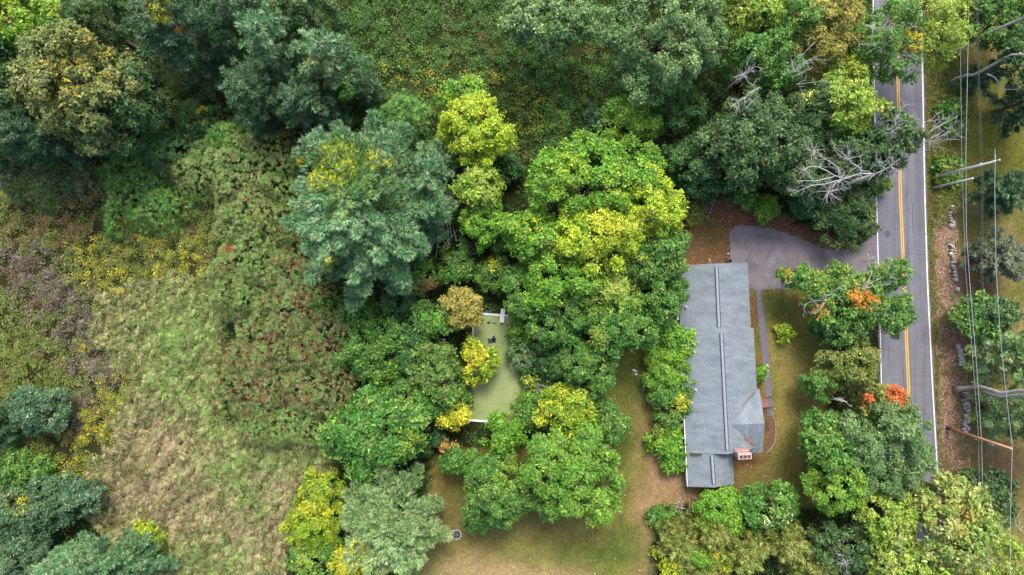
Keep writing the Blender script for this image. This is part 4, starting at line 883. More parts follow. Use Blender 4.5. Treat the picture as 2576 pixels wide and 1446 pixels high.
# great maple group
grow(B, 'maple_tree', 1480, 460, 160, 125, 14, 'bright', 'broad bright green maple above the house, upper part of the maple group', group=G5, acc=[(1430, 440, 60, YG, .25), (1560, 470, 40, YG, .2)])
grow(B, 'maple_tree', 1635, 520, 85, 90, 14, 'yelgreen', 'brilliant yellow green maple on the right of the maple group', group=G5)
grow(B, 'maple_tree', 1500, 595, 115, 90, 14, 'yelgreen', 'yellow tinged maple in the middle of the maple group', group=G5, acc=[(1540, 540, 60, (226, 216, 60), .4)])
grow(B, 'maple_tree', 1360, 600, 95, 75, 12, 'bright', 'green maple on the left of the maple group', group=G5, acc=[(1340, 570, 36, YEL, .25)])
grow(B, 'broadleaf_tree', 1410, 700, 105, 85, 11, 'bright', 'green tree between the maple group and the pool thicket', group=G5)
grow(B, 'broadleaf_tree', 1665, 625, 72, 65, 10, 'mid', 'mid green tree touching the north west corner of the roof', group=G5)
grow(B, 'broadleaf_tree', 1590, 655, 80, 55, 10, 'mid', 'leafy green tree below the brilliant maple', group=G5, acc=[(1620, 640, 30, YG, .3)])
grow(B, 'vine_covered_tree', 1530, 740, 85, 65, 10, 'lime', 'vine draped yellow green tree in the lower maple group', group=G5, ratio=.32, L=.44)
grow(B, 'broadleaf_tree', 1550, 820, 98, 72, 10, 'mid', 'rounded tree with a few yellow sprays above the back lawn', group=G5, acc=[(1505, 850, 22, YEL, .5), (1560, 822, 10, YEL, .6)])
grow(B, 'broadleaf_tree', 1660, 745, 60, 75, 9, 'mid', 'dense green tree pressed against the long rear wall', group=G5)
grow(B, 'broadleaf_tree', 1400, 800, 85, 75, 9, 'mid', 'mid green tree at the right side of the pool head', group=G5)
grow(B, 'broadleaf_tree', 1310, 730, 55, 65, 8, 'mid', 'small green tree standing left of the pool thicket', group=G5)
grow(B, 'broadleaf_tree', 1480, 910, 90, 62, 8, 'mid', 'green tree at the left edge of the back lawn', group=G5)
grow(S, 'shrub', 1400, 900, 75, 62, 5, 'deep', 'deep green shrub right of the pool middle', 'shrub', G3)
grow(S, 'shrub', 1322, 890, 56, 52, 3.5, [((120, 146, 92), 4), ((96, 132, 66), 4), ((150, 164, 120), 2)], 'grey leaved shrub overhanging the pool from the right', 'shrub', G3, cover=.7)
grow(S, 'shrub', 1345, 950, 48, 34, 3, 'mid', 'small shrub with pale twigs right of the pool', 'shrub', G3, acc=[(1345, 955, 26, (206, 200, 70), .4)])
grow(S, 'shrub', 1312, 830, 32, 48, 4, 'bright', 'light green bush hiding the upper right pool edge', 'shrub', G3)
# right of the clearing
grow(B, 'vine_covered_tree', 1590, 318, 90, 70, 9, 'bright', 'lime fronded vine covered tree beside the clearing', group=G1, acc=[(1600, 320, 70, (150, 180, 60), .7)], ratio=.32, L=.44)
grow(N_, 'conifer', 1510, 305, 48, 48, 7, 'teal', 'small blue grey conifer left of the fronded tree', group=G1)
grow(B, 'vine_covered_tree', 1715, 262, 85, 70, 10, 'deep', 'vine draped dark green tree below the big grey oak', group=G1, acc=[(1720, 230, 40, (110, 160, 50), .5)], ratio=.32, L=.44)
grow(B, 'broadleaf_tree', 1745, 410, 85, 95, 9, 'deep', 'deep green tree between the fronded tree and the yard', group=G1)
grow(B, 'broadleaf_tree', 1370, 62, 100, 85, 13, 'oakgrey', 'blue grey oak at the top edge of the clearing', group=G1, V=5)
grow(B, 'oak_tree', 1668, 90, 156, 136, 18, 'oakgrey', 'huge grey green oak at the top centre right', group=G1, V=7)
grow(B, 'broadleaf_tree', 1610, 205, 62, 45, 10, 'oakgrey', 'lower grey green bough at the foot of the huge oak', group=G1)
grow(B, 'broadleaf_tree', 1880, 40, 95, 62, 14, 'lime', 'sunny yellow green tree at the top edge right of the huge oak', group=G4)
grow(B, 'broadleaf_tree', 1915, 155, 95, 85, 15, 'mid', 'mid green tree with bare dead twigs at its left', group=G4)
grow(B, 'broadleaf_tree', 2075, 85, 68, 90, 14, 'ochre', 'olive yellow feathery tree near the top edge', group=G4, acc=[(2060, 60, 60, (150, 158, 70), .5)])
grow(B, 'broadleaf_tree', 2010, 60, 65, 70, 12, 'mid', 'green tree between the sunny tree and the feathery olive tree', group=G4)
grow(B, 'broadleaf_tree', 2125, 185, 58, 48, 11, 'lime', 'small lime tree above the bright maple by the road', group=G4, acc=[(2150, 170, 26, YEL, .4)])
grow(B, 'oak_tree', 1900, 360, 135, 120, 15, 'oakdark', 'dark olive oak above the north yard', group=G4, V=6)
grow(B, 'oak_tree', 2030, 290, 70, 70, 14, 'oakdark', 'dark oak left of the bright maple', group=G4)
grow(B, 'maple_tree', 2105, 265, 90, 82, 15, 'lime', 'bright lime maple near the road', group=G4)
grow(B, 'oak_tree', 2110, 390, 120, 82, 11, 'oakdark', 'dark oak behind the bleached dead tree', group=G4, acc=[(2098, 382, 11, ORG, .8)])
grow(B, 'oak_tree', 2230, 355, 72, 75, 13, 'oakdark', 'dark oak reaching over the left lane below the bare branches', group=G4)
grow(B, 'broadleaf_tree', 2010, 445, 90, 60, 11, 'oakdark', 'shaded green tree under the fallen looking dead limbs', group=G4, acc=[(1955, 520, 12, ORG, .5)])
grow(B, 'oak_tree', 2125, 540, 96, 74, 6, 'oakdark', 'rounded dark oak where the driveway meets the road', group=G4, V=3)
grow(B, 'broadleaf_tree', 2040, 500, 65, 50, 5, 'deep', 'deep green small tree left of the rounded driveway oak', group=G4)
grow(S, 'shrub', 2200, 470, 34, 26, 3, 'mid', 'white flowering bush at the roadside below the blue drum', 'shrub', G3, acc=[(2193, 460, 8, (250, 250, 250), .4), (2208, 466, 8, (250, 250, 250), .5)])
grow(S, 'shrub', 1925, 528, 36, 32, 3, 'bright', 'light green fern like shrub at the top of the driveway', 'shrub', G3)
grow(S, 'shrub', 1868, 500, 34, 30, 2.6, 'mid', 'low green shrub at the head of the leafy yard', 'shrub', G3)
grow(S, 'shrub', 1790, 470, 70, 42, 4, 'deep', 'dark green shrub mass above the leafy yard', 'shrub', G3)
grow(S, 'shrub', 1735, 540, 38, 36, 1.6, 'olive', 'flat olive shrub in the leafy yard left of the blue ball', 'shrub', G3, cover=.6)
# airy tree over the road at the top
grow(B, 'broadleaf_tree', 2225, 105, 95, 100, 13, 'mid', 'airy green tree spreading over the left lane at the top', group=G4, cover=.46, V=4.5)
grow(B, 'broadleaf_tree', 2318, 82, 108, 82, 13, 'lime', 'airy yellow green tree spreading over the right lane at the top', group=G4, cover=.44, V=4, acc=[(2285, 100, 40, (250, 200, 50), .9), (2300, 95, 22, YEL, .8)])
# driveway maple
grow(B, 'maple_tree', 2120, 748, 112, 84, 9, 'mid', 'open crowned maple with orange sprays and bare white limbs over the driveway mouth', group=G4, cover=.62, V=3.4, lobes=34, acc=[(2165, 750, 30, (250, 150, 50), 1.0), (2068, 775, 22, (244, 160, 56), .75), (2060, 690, 40, (176, 180, 70), .4), (2150, 690, 50, (170, 180, 70), .4), (2200, 750, 16, ORG, .5)])
grow(B, 'maple_tree', 2010, 700, 50, 42, 8, 'mid', 'leafy left bough of the maple reaching to the driveway', group=G4, cover=.8, acc=[(1975, 690, 20, (210, 180, 60), .4)])
grow(B, 'maple_tree', 2235, 690, 52, 42, 9, 'mid', 'thin spray of maple over the left lane', group=G4, cover=.5, acc=[(2215, 670, 20, (170, 180, 70), .5)])
grow(B, 'maple_tree', 2235, 785, 58, 48, 9, 'mid', 'rounded maple bough over the left lane below the orange spray', group=G4, cover=.85)
grow(B, 'broadleaf_tree', 2110, 820, 72, 45, 7, 'deep', 'dark lower skirt of green leaves beneath the orange sprayed maple', group=G4)
grow(B, 'broadleaf_tree', 2125, 915, 80, 62, 8, 'olive', 'olive gold tree between the front lawn and the road', group=G4)
grow(B, 'broadleaf_tree', 2055, 965, 45, 45, 6, 'mid', 'small green tree at the lawn side of the olive gold tree', group=G4)
grow(B, 'maple_tree', 2215, 1000, 72, 42, 9, 'olive', 'maple turning scarlet over the road beside the dark round oak', group=G4, cover=.6, acc=[(2258, 990, 30, (244, 104, 54), .95), (2190, 1008, 22, (240, 96, 54), .9), (2150, 985, 16, (226, 120, 60), .55), (2252, 1020, 18, (244, 104, 54), .9)])
grow(B, 'oak_tree', 2205, 1130, 142, 115, 12, 'oakgrey', 'large round dark green oak beside the lower road', group=G4, V=5.5)
grow(B, 'oak_tree', 2085, 1130, 85, 85, 10, 'mid', 'green oak between the front lawn and the large round oak', group=G4)
grow(B, 'oak_tree', 2100, 1200, 88, 72, 11, 'bright', 'lighter green tree below the green oak', group=G4, acc=[(2110, 1190, 80, (150, 176, 70), .5)])
grow(B, 'broadleaf_tree', 2220, 1290, 105, 60, 12, 'lime', 'yellowish tree left part of the big pale tree over the lower road', group=G4, cover=.75)
grow(B, 'broadleaf_tree', 2370, 1320, 125, 105, 14, [((156, 178, 84), 4), ((128, 158, 68), 4), ((186, 190, 110), 2.5)], 'big pale yellow green tree leaning over the road at the bottom right', group=G4, cover=.62, V=5, acc=[(2400, 1290, 60, (214, 176, 90), .25)])
grow(B, 'broadleaf_tree', 2260, 1420, 130, 70, 12, 'lime', 'pale green tree cut by the bottom edge near the road', group=G4, cover=.7, acc=[(2200, 1420, 60, (140, 146, 66), .6)])
grow(B, 'broadleaf_tree', 2480, 1405, 85, 75, 12, 'lime', 'thin pale tree under the wires at the bottom right', group=G4, cover=.4)
grow(B, 'broadleaf_tree', 2130, 1380, 75, 85, 9, 'oakdark', 'dark olive tree in the shade of the big pale tree', group=G4)
# bottom, south of the house
grow(B, 'broadleaf_tree', 1815, 1285, 85, 55, 6, 'bright', 'bright green bush tree just below the rear wing of the house', group=G5)
grow(B, 'broadleaf_tree', 1935, 1270, 80, 58, 7, 'mid', 'green tree with creamy flower sprays right of the rear wing', group=G5, acc=[(1965, 1310, 42, (226, 226, 160), .3)])
grow(N_, 'juniper_tree', 1705, 1365, 62, 62, 6, 'juniper', 'leftmost yellow green juniper at the bottom of the lawn', group=G5)
grow(N_, 'juniper_tree', 1790, 1330, 65, 55, 7, 'juniper', 'yellow green juniper right below the brush pile', group=G5)
grow(N_, 'juniper_tree', 1870, 1385, 75, 65, 8, 'juniper', 'middle juniper with a bright yellow neighbour in front', group=G5)
grow(N_, 'juniper_tree', 1970, 1360, 72, 60, 8, 'juniper', 'juniper below the creamy flowered tree', group=G5)
grow(N_, 'juniper_tree', 2045, 1420, 75, 60, 8, 'juniper', 'rightmost juniper at the bottom edge', group=G5)
grow(N_, 'juniper_tree', 1770, 1430, 70, 45, 7, 'juniper', 'juniper cut by the bottom edge beside the lawn', group=G5)
grow(S, 'shrub', 1690, 1420, 42, 34, 4, 'yelvine', 'yellow leaved shrub at the foot of the leftmost juniper', 'shrub', G3, acc=[(1690, 1420, 40, YEL, .5)])
grow(S, 'shrub', 1808, 1400, 26, 36, 7, 'yellow', 'slim bright yellow bush among the junipers', 'shrub', G3)
grow(S, 'shrub', 1752, 1395, 28, 30, 6.5, 'bright', 'small vivid green bush between the left junipers', 'shrub', G3)
grow(S, 'shrub', 1672, 1300, 40, 34, 1.8, 'mid', 'low weedy bush beside the brush pile', 'shrub', G3, cover=.8)
# vines along the back wall
grow(S, 'shrub', 1687, 860, 54, 66, 4.2, 'bright', 'upper leafy bush climbing the rear eave', 'shrub', G3)
grow(S, 'shrub', 1680, 930, 56, 70, 4.2, 'bright', 'middle leafy bush against the rear eave', 'shrub', G3)
grow(S, 'shrub', 1685, 1010, 54, 64, 4, 'mid', 'lower leafy bush with a yellow tip touching the roof', 'shrub', G3, acc=[(1710, 1012, 20, (244, 232, 70), .9)])
grow(S, 'shrub', 1668, 895, 40, 50, 3.6, 'bright', 'leafy bush filling the outer side of the rear wall bushes', 'shrub', G3)
grow(S, 'shrub', 1662, 985, 40, 46, 3.4, 'mid', 'outer bush beside the lower leafy bush at the back lawn edge', 'shrub', G3)
grow(S, 'shrub', 1688, 1110, 54, 74, 2.8, 'bright', 'low green bush beside the wooden back steps', 'shrub', G3, acc=[(1690, 1075, 26, (170, 160, 60), .3), (1650, 1085, 20, (140, 96, 70), .5)])
# lawn trees
grow(B, 'hickory_tree', 1440, 1185, 140, 105, 12, 'bright', 'broad green hickory spreading over the lower lawn', group=G5, V=4.5, acc=[(1440, 1185, 140, (112, 150, 66), .5)])
grow(B, 'hickory_tree', 1390, 1245, 75, 55, 8, 'mid', 'shaded lower bough of the hickory at the lawn edge', group=G5)
grow(B, 'broadleaf_tree', 1245, 1225, 90, 88, 10, 'mid', 'green tree between the bottom pine and the broad hickory', group=G5, acc=[(1290, 1190, 45, (150, 176, 50), .5)])
grow(B, 'broadleaf_tree', 1205, 1300, 50, 34, 6, 'mid', 'low leafy bough above the fire pit', group=G5)
grow(B, 'broadleaf_tree', 1265, 1085, 62, 45, 7, 'bright', 'light green leafy sapling at the foot of the pool', group=G5)
grow(B, 'broadleaf_tree', 1425, 1030, 75, 62, 8, 'yelvine', 'yellow green tree at the lower right of the pool', group=G5)
grow(B, 'broadleaf_tree', 1340, 1040, 55, 45, 5, 'mid', 'dark green bush at the pool corner', 'shrub', group=G5)
grow(B, 'broadleaf_tree', 1540, 1060, 40, 60, 6, 'mid', 'slender green tree bordering the middle lawn', group=G5)
grow(B, 'broadleaf_tree', 1470, 985, 60, 45, 6, 'mid', 'mid green tree above the yellow green pool tree', group=G5)
grow(S, 'shrub', 1385, 985, 40, 32, 3.5, 'greytwig', 'pale grey green shrub right of the lower pool', 'shrub', G3)
# left of the pool
grow(S, 'shrub', 1156, 1000, 28, 46, 3, 'mid', 'mid green bush hiding the left rim of the lower pool', 'shrub', G3)
grow(S, 'shrub', 1340, 1010, 30, 36, 3, 'bright', 'light bush hiding the right rim of the lower pool', 'shrub', G3)
grow(B, 'broadleaf_tree', 1170, 775, 48, 55, 7, 'ochre', 'small ochre tree at the upper left of the pool', group=G5)
grow(B, 'broadleaf_tree', 1085, 805, 52, 50, 7, 'mid', 'broad leaved green tree left of the ochre tree', group=G5, acc=[(1090, 795, 25, (120, 190, 60), .6)])
grow(B, 'broadleaf_tree', 1196, 906, 52, 62, 5, 'yelvine', 'yellow sprinkled shrub overhanging the pool from the left', 'shrub', G3, cover=.75, acc=[(1190, 905, 34, (238, 208, 46), .6)])
grow(B, 'broadleaf_tree', 1098, 930, 72, 84, 8, 'mid', 'dull green tree left of the pool middle', group=G5, acc=[(1098, 925, 80, (126, 136, 66), .5)])
grow(B, 'broadleaf_tree', 955, 880, 85, 92, 7, 'mid', 'green tree between the red sumac and the pool thicket', group=G5, acc=[(960, 930, 40, (190, 190, 50), .12)])
grow(B, 'broadleaf_tree', 1040, 880, 62, 70, 6, 'deep', 'deep green tree in the middle of the pool thicket', group=G5)
grow(S, 'shrub', 1060, 690, 55, 60, 4, 'mid', 'bronze and green shrub right of the great pine skirt', 'shrub', G3, acc=[(1080, 720, 26, (150, 76, 60), .6)])
grow(S, 'shrub', 1150, 660, 55, 50, 4, 'mid', 'olive shrub above the ochre tree', 'shrub', G3)
grow(S, 'shrub', 1245, 690, 50, 46, 4, 'mid', 'olive shrub with yellow tips right of the ochre tree', 'shrub', G3, acc=[(1240, 660, 20, YEL, .4)])
grow(S, 'shrub', 1010, 770, 55, 50, 4, 'deep', 'dark shrub below the right skirt of the great pine', 'shrub', G3)
grow(S, 'shrub', 900, 790, 60, 40, 4, 'mid', 'mid green shrub below the middle skirt of the great pine', 'shrub', G3)
grow(S, 'shrub', 800, 760, 40, 32, 3.6, 'mid', 'yellowish green shrub between rusty sumac and pine skirt', 'shrub', G3)
grow(B, 'broadleaf_tree', 945, 1085, 118, 112, 10, 'mid', 'large leaved green tree right of the lowest sumac', group=G5, L=.55, acc=[(1020, 1110, 26, (176, 190, 50), .5)])
grow(B, 'broadleaf_tree', 1035, 1010, 80, 60, 7, 'mid', 'green tree above and right of the large leaved tree', group=G5)
grow(B, 'broadleaf_tree', 1145, 1045, 36, 46, 6, 'yellow', 'small golden tree at the lower left pool corner', group=G5)
grow(B, 'broadleaf_tree', 1128, 1120, 24, 22, 4.5, 'orange', 'tiny orange sapling under the golden tree', group=G5)
grow(B, 'broadleaf_tree', 1150, 1160, 46, 46, 6, 'mid', 'dark green sapling below the tiny orange one', group=G5)
grow(S, 'shrub', 1075, 1100, 50, 48, 4, 'deep', 'shadowed shrub between large leaved tree and golden tree', 'shrub', G3, acc=[(1060, 1120, 20, (176, 190, 50), .5)])
# bottom left
grow(N_, 'pine_tree', 985, 1318, 150, 150, 13, 'palepine', 'pale green pine with long plumes at the bottom of the lawn', group=G5, V=5.5, nbf=5.5, plume=.15, acc=[(990, 1300, 14, (150, 170, 60), .5), (900, 1400, 40, (220, 206, 50), .3)])
grow(S, 'shrub', 795, 1290, 72, 105, 4.5, 'yelvine', 'yellow green vine covered shrub left of the pale pine', 'shrub', G3)
grow(S, 'shrub', 800, 1400, 75, 62, 4, 'mid', 'green shrub at the bottom edge below the vine covered shrub', 'shrub', G3, acc=[(770, 1400, 40, (190, 190, 60), .3)])
grow(S, 'shrub', 905, 1415, 85, 48, 6.5, 'yelvine', 'bright yellow vine tangle over the foot of the pale pine', 'shrub', G3, acc=[(900, 1400, 80, (226, 212, 50), .45)])
grow(B, 'round_tree', 100, 1030, 74, 62, 5.5, 'teal', 'round blue green tree alone among the weeds at left', group=G1, k=8, L=.32)
grow(N_, 'pine_tree', 0, 1075, 60, 60, 6, 'teal', 'dark pine cut by the left edge beside the round tree', group=G1)
grow(S, 'shrub', 60, 1185, 80, 52, 4, 'mid', 'mid green shrub between the two round blue green trees', 'shrub', G3)
grow(B, 'round_tree', 155, 1250, 86, 72, 6, 'teal', 'round teal tree above the bottom left pine', group=G1, k=8, L=.34)
grow(B, 'broadleaf_tree', 45, 1300, 95, 70, 7, 'teal', 'dark teal tree with a few gold leaves on the left edge', group=G1, acc=[(40, 1265, 34, YEL, .3), (105, 1290, 14, YEL, .4)])
grow(B, 'broadleaf_tree', 50, 1395, 85, 62, 7, 'teal', 'shadowed teal tree in the bottom left corner', group=G1)
grow(N_, 'pine_tree', 250, 1425, 165, 92, 10, 'bluepine', 'wide pale blue green pine at the bottom left edge', group=G1)
grow(S, 'shrub', 372, 1345, 40, 42, 2.5, 'yelvine', 'yellow green sapling at the right tip of the bottom left pine', 'shrub', G3)
# east of the road
grow(N_, 'pine_tree', 2530, 478, 78, 62, 8, 'teal', 'dark round pine on the east lawn by the tall pole', group=G4, V=3)
grow(N_, 'pine_tree', 2512, 648, 82, 72, 7, 'greypine', 'grey olive pine on the east lawn below the dark round one', group=G4, V=2.6)
grow(B, 'broadleaf_tree', 2450, 805, 58, 62, 5, 'mid', 'green bushy tree overhanging the stone wall', group=G4)
grow(B, 'broadleaf_tree', 2500, 790, 55, 45, 6, 'oakdark', 'dark green bushy tree east of the stone wall tree', group=G4)
grow(N_, 'pine_tree', 2545, 900, 82, 85, 12, 'palepine', 'pale blue green pine on the right edge', group=G4)
grow(N_, 'pine_tree', 2555, 1045, 82, 78, 12, 'palepine', 'pale pine on the right edge below the fallen looking trunks', group=G4)
grow(B, 'broadleaf_tree', 2480, 1250, 70, 75, 5, 'oakdark', 'dark olive bush under the wires at lower right', group=G4, cover=.8)
grow(B, 'broadleaf_tree', 2510, 55, 90, 70, 10, 'mid', 'green tree beyond the wires at the top right', group=G4, acc=[(2500, 60, 100, (84, 112, 60), .5)])
grow(N_, 'pine_tree', 2475, 190, 42, 36, 8, 'teal', 'small dark pine behind the leaning trunks at the top right', group=G4)
grow(B, 'broadleaf_tree', 2575, 130, 60, 60, 14, 'oakdark', 'dark crown between the two leaning trunks on the right edge', group=G4, V=4)
grow(N_, 'pine_tree', 2590, 250, 60, 80, 12, 'teal', 'blue green pine hanging in from the right edge by the lawn', group=G4)
grow(B, 'broadleaf_tree', 2420, 30, 52, 48, 7, 'lime', 'light green roadside bush between the road and the wires', group=G4, cover=.6)
grow(S, 'shrub', 1975, 838, 25, 27, 1.5, 'yelvine', 'small round clipped bush with yellow leaves on the front lawn', 'shrub', 'garden shrubs')
grow(S, 'shrub', 1912, 937, 16, 18, 1.1, 'bright', 'little light green shrub between the footpath and the house', 'shrub', 'garden shrubs')
grow(S, 'shrub', 2385, 430, 42, 40, 1.4, 'mid', 'low roadside bush above the utility poles', 'shrub', G3, acc=[(2390, 420, 40, (150, 150, 60), .3)])
grow(S, 'shrub', 2400, 290, 36, 60, 1.8, 'mid', 'tall weeds and bush beside the wires above the brown patch', 'shrub', G3)
# tall trunks east of the road whose crowns are beyond the picture
def tall_trunk(x, y, h, r0, lean, label, limbs=()):
    b_ = PS(x, y, 0); t = thing('tall_tree', b_, label, 'tree', 'tall trunks on the east side')
    r_ = np.random.default_rng(int(x)); m = MB(); n = 9
    pts = [np.array([lean[0] * (i / n) + r_.normal(0, .2) * (i > 0), lean[1] * (i / n) + r_.normal(0, .2) * (i > 0), h * i / n]) for i in range(n + 1)]
    m.tube(pts, [r0 * (1.35 if i == 0 else 1 - .5 * i / n) for i in range(n + 1)], 10); m.build('trunk', M_GREYBARK, t, True)
    for lb in limbs:
        mm_ = MB(); q = [PS(*p_) - b_ for p_ in lb]; mm_.tube(q, [.11 - .08 * i / (len(q) - 1) for i in range(len(q))], 6); mm_.build('limb', M_DEAD, t, True)
    top = pts[-1]; r2 = np.random.default_rng(int(y))
    p, o, lc = crown_broad((4.0, 4.0), 3.5, r2, .4, 1.8, 16, -.3); p = p + top + [5.5, 0, 1.5]; cols = paint(p + b_, 'oakdark', r2)
    leafcloud('crown', p + b_, o, cols, r2, 6, .4, .62, .24, M_LEAF, t, b_)
tall_trunk(2840, 171, 16, .27, (1.0, .6), 'uppermost grey trunk leaning out of the top right corner')
tall_trunk(2846, 251, 15, .23, (.6, -.2), 'second grey trunk with a pale crooked dead limb', [[(2962, 222, 8), (2985, 232, 8), (3008, 268, 8.2), (3040, 268, 8.5), (3085, 262, 9)]])
tall_trunk(2862, 1168, 16, .34, (1.2, 2.2), 'thick grey double trunk lying over the stone wall, upper stem')
tall_trunk(2888, 1183, 15, .26, (1.0, 2.0), 'thinner lower stem next to the thick grey trunk over the stone wall')

# bleached dead trees
def A(pts, z, o=(2360, 400), s=6.572):
    n = len(pts)
    zz = z if hasattr(z, '__len__') else (z, z)
    return [(o[0] + x / s, o[1] + y / s, zz[0] + (zz[1] - zz[0]) * i / max(1, n - 1)) for i, (x, y) in enumerate(pts)]
def dead_tree(root, rz, label, limbs, fans=(), r0=.16, seed=1, group='bleached dead trees'):
    top = PS(*root, rz); b_ = np.array([top[0] - .6, top[1] - .3, 0]); t = thing('dead_tree', b_, label, 'dead tree', group); r_ = np.random.default_rng(seed)
    MB().tube([np.zeros(3), (top - b_) * [.3, .3, .5], top - b_], [r0 * 1.5, r0 * 1.2, r0], 8).build('trunk', M_GREYBARK, t, True)
    for (pts, rr_) in limbs:
        m = MB(); q = [PS(*p_) - b_ for p_ in pts]; n = len(q); m.tube(q, [max(.016, .72 * rr_ * (1 - .85 * i / (n - 1))) for i in range(n)], 6)
        for i in range(1, n):                        # side twigs
            for _ in range(2):
                d = norm(q[i] - q[i - 1]); a = q[i - 1] + (q[i] - q[i - 1]) * r_.random()
                if rr_ < .1 or i > 1: twigs(m, a, norm(d * .6 + r_.normal(0, .6, 3)), r_.uniform(.5, 1.1), .02, r_, 1)
        m.build('limb', M_DEAD, t, True)
    for (p_, n, ln) in fans:
        m = MB(); q = PS(*p_) - b_
        for _ in range(n): twigs(m, q, norm(r_.normal(0, 1, 3) * [1, 1, .3]), ln * r_.uniform(.6, 1.2), .03, r_, 1)
        m.build('twig_fan', M_DEAD, t)
Zd = 15.5
dead_tree((2621, 523), 14, 'large bleached dead tree spreading bare limbs over the dark oaks by the road', [
    (A([(1720, 810), (1640, 795), (1450, 790), (1250, 850), (1090, 910), (980, 970), (820, 1140)], (14, 16)), .15),
    (A([(1090, 910), (860, 965), (780, 995), (500, 1025), (330, 1090), (120, 1190)], (15.5, 16.5)), .10),
    (A([(1090, 870), (940, 830), (780, 730), (600, 650), (450, 660), (360, 690), (340, 780)], (15.5, 16.5)), .10),
    (A([(940, 850), (560, 940), (350, 930), (170, 935)], (15.6, 16.5)), .08),
    (A([(1490, 790), (1420, 660), (1280, 580), (1210, 500), (1090, 390), (930, 250)], (15, 16.5)), .12),
    (A([(1210, 515), (1120, 470), (1010, 425)], 16), .06), (A([(1230, 510), (1330, 465), (1440, 455), (1470, 600), (1490, 780)], 15.6), .06),
    (A([(1060, 860), (1000, 660), (870, 570), (730, 480), (620, 380), (540, 345), (440, 340)], (15, 16.3)), .09),
    (A([(1720, 810), (1600, 745), (1430, 730)], 15), .07), (A([(1210, 470), (1240, 300)], 16), .04), (A([(1090, 860), (1030, 680), (900, 680)], 16), .05)],
    [((2360 + 820 / 6.572, 400 + 1150 / 6.572, 16), 11, 1.5), ((2360 + 540 / 6.572, 400 + 350 / 6.572, 16.3), 6, .9), ((2360 + 1060 / 6.572, 400 + 920 / 6.572, 15.8), 8, 1.3), ((2360 + 350 / 6.572, 400 + 720 / 6.572, 16.3), 5, .8)], seed=3)
dead_tree((2622, 524), 13.9, 'bare dead branch fork crossing the yellow centre line above the blue drum', [
    (A([(1720, 810), (1830, 760), (1950, 700), (2050, 640), (2150, 560), (2280, 470)], (14, 15.5)), .12),
    (A([(1950, 700), (1850, 620), (1750, 545)], 15), .07), (A([(1860, 610), (1960, 540), (2030, 440), (2020, 290)], (15, 16)), .06),
    (A([(2060, 650), (2100, 700), (2140, 770)], 15), .06), (A([(2060, 660), (2150, 700), (2320, 705)], 15), .06), (A([(1820, 830), (1900, 740)], 14.6), .05), (A([(1720, 810), (1600, 940)], (14, 14.5)), .07), (A([(2050, 640), (2000, 520)], 15), .05)], seed=4)
B2 = lambda pts, z: A(pts, z, (2660, 300), 8.033)
dead_tree((2707, 444), 11, 'bare white dead limbs reaching right across the road edge line', [
    (B2([(380, 1160), (450, 1110), (530, 1115), (620, 1050), (720, 1000), (860, 910), (1000, 800), (1130, 700), (1330, 590), (1550, 480), (1720, 380)], (11, 14.5)), .12),
    (B2([(720, 1000), (980, 985), (1070, 1000), (1200, 970), (1400, 960), (1680, 940)], (12.2, 14)), .08),
    (B2([(980, 985), (1130, 890), (1270, 800), (1430, 700), (1600, 630)], (13, 14.2)), .06), (B2([(1130, 960), (1230, 900), (1390, 830), (1560, 745), (1770, 690), (1810, 640)], (13, 14.5)), .06),
    (B2([(1020, 1000), (1080, 1060), (1150, 1130), (1290, 1130)], 13), .05), (B2([(450, 1110), (580, 1000), (640, 920), (680, 810), (770, 690), (830, 630)], (11.5, 13.5)), .08),
    (B2([(430, 1080), (420, 900), (440, 820), (530, 730), (590, 680)], (11.5, 13)), .07), (B2([(760, 960), (820, 850), (860, 700), (860, 590), (780, 470), (600, 370)], (12.2, 13.8)), .05),
    (B2([(900, 550), (1120, 430), (1250, 300)], 13.5), .04), (B2([(1000, 790), (1150, 640), (1300, 500), (1370, 380)], (13, 14)), .05)], seed=5)
dead_tree((2674, 420), 12, 'small grey dead top poking out of the dark oak left of the centre line', [
    (B2([(110, 960), (120, 800), (110, 680), (100, 620)], (12, 13.5)), .06), (B2([(110, 780), (220, 700), (290, 610)], 13), .05), (B2([(190, 560), (290, 400), (350, 250), (430, 120), (490, 90)], (13, 14)), .05), (B2([(110, 690), (0, 700)], 13), .04), (B2([(200, 540), (190, 460), (230, 400)], 13.4), .04)], [((2660 + 200 / 8.033, 300 + 560 / 8.033, 13.2), 5, .8)], seed=6, r0=.06)
D3 = lambda pts, z: A(pts, z, (1500, 0), 2.41)
dead_tree((2232, 222), 13, 'pale bare twigs sprouting from the mid green tree above the dark oak', [
    (D3([(1765, 535), (1790, 440), (1825, 370)], (14, 16)), .06), (D3([(1765, 530), (1850, 480), (1925, 500)], (14, 15.5)), .05), (D3([(1760, 540), (1800, 600), (1850, 615)], (14, 15)), .05), (D3([(1770, 530), (1790, 560)], 14), .05), (D3([(1765, 540), (1850, 450)], (14, 15.6)), .03)], [((2232, 221, 14.5), 6, 1.2)], seed=7, r0=.06)
dead_tree((2236, 292), 13.5, 'crooked pale bare limb lower down on the dark oak', [(D3([(1880, 630), (1820, 660), (1770, 705), (1720, 740), (1660, 768)], (14.5, 15.5)), .07), (D3([(1770, 705), (1810, 715), (1835, 745)], 15), .04), (D3([(1770, 705), (1768, 770)], 15), .04), (D3([(1722, 740), (1732, 800)], 15), .03)], seed=8, r0=.06)
E4 = lambda pts, z: A(pts, z, (2272, 0), 2.41)
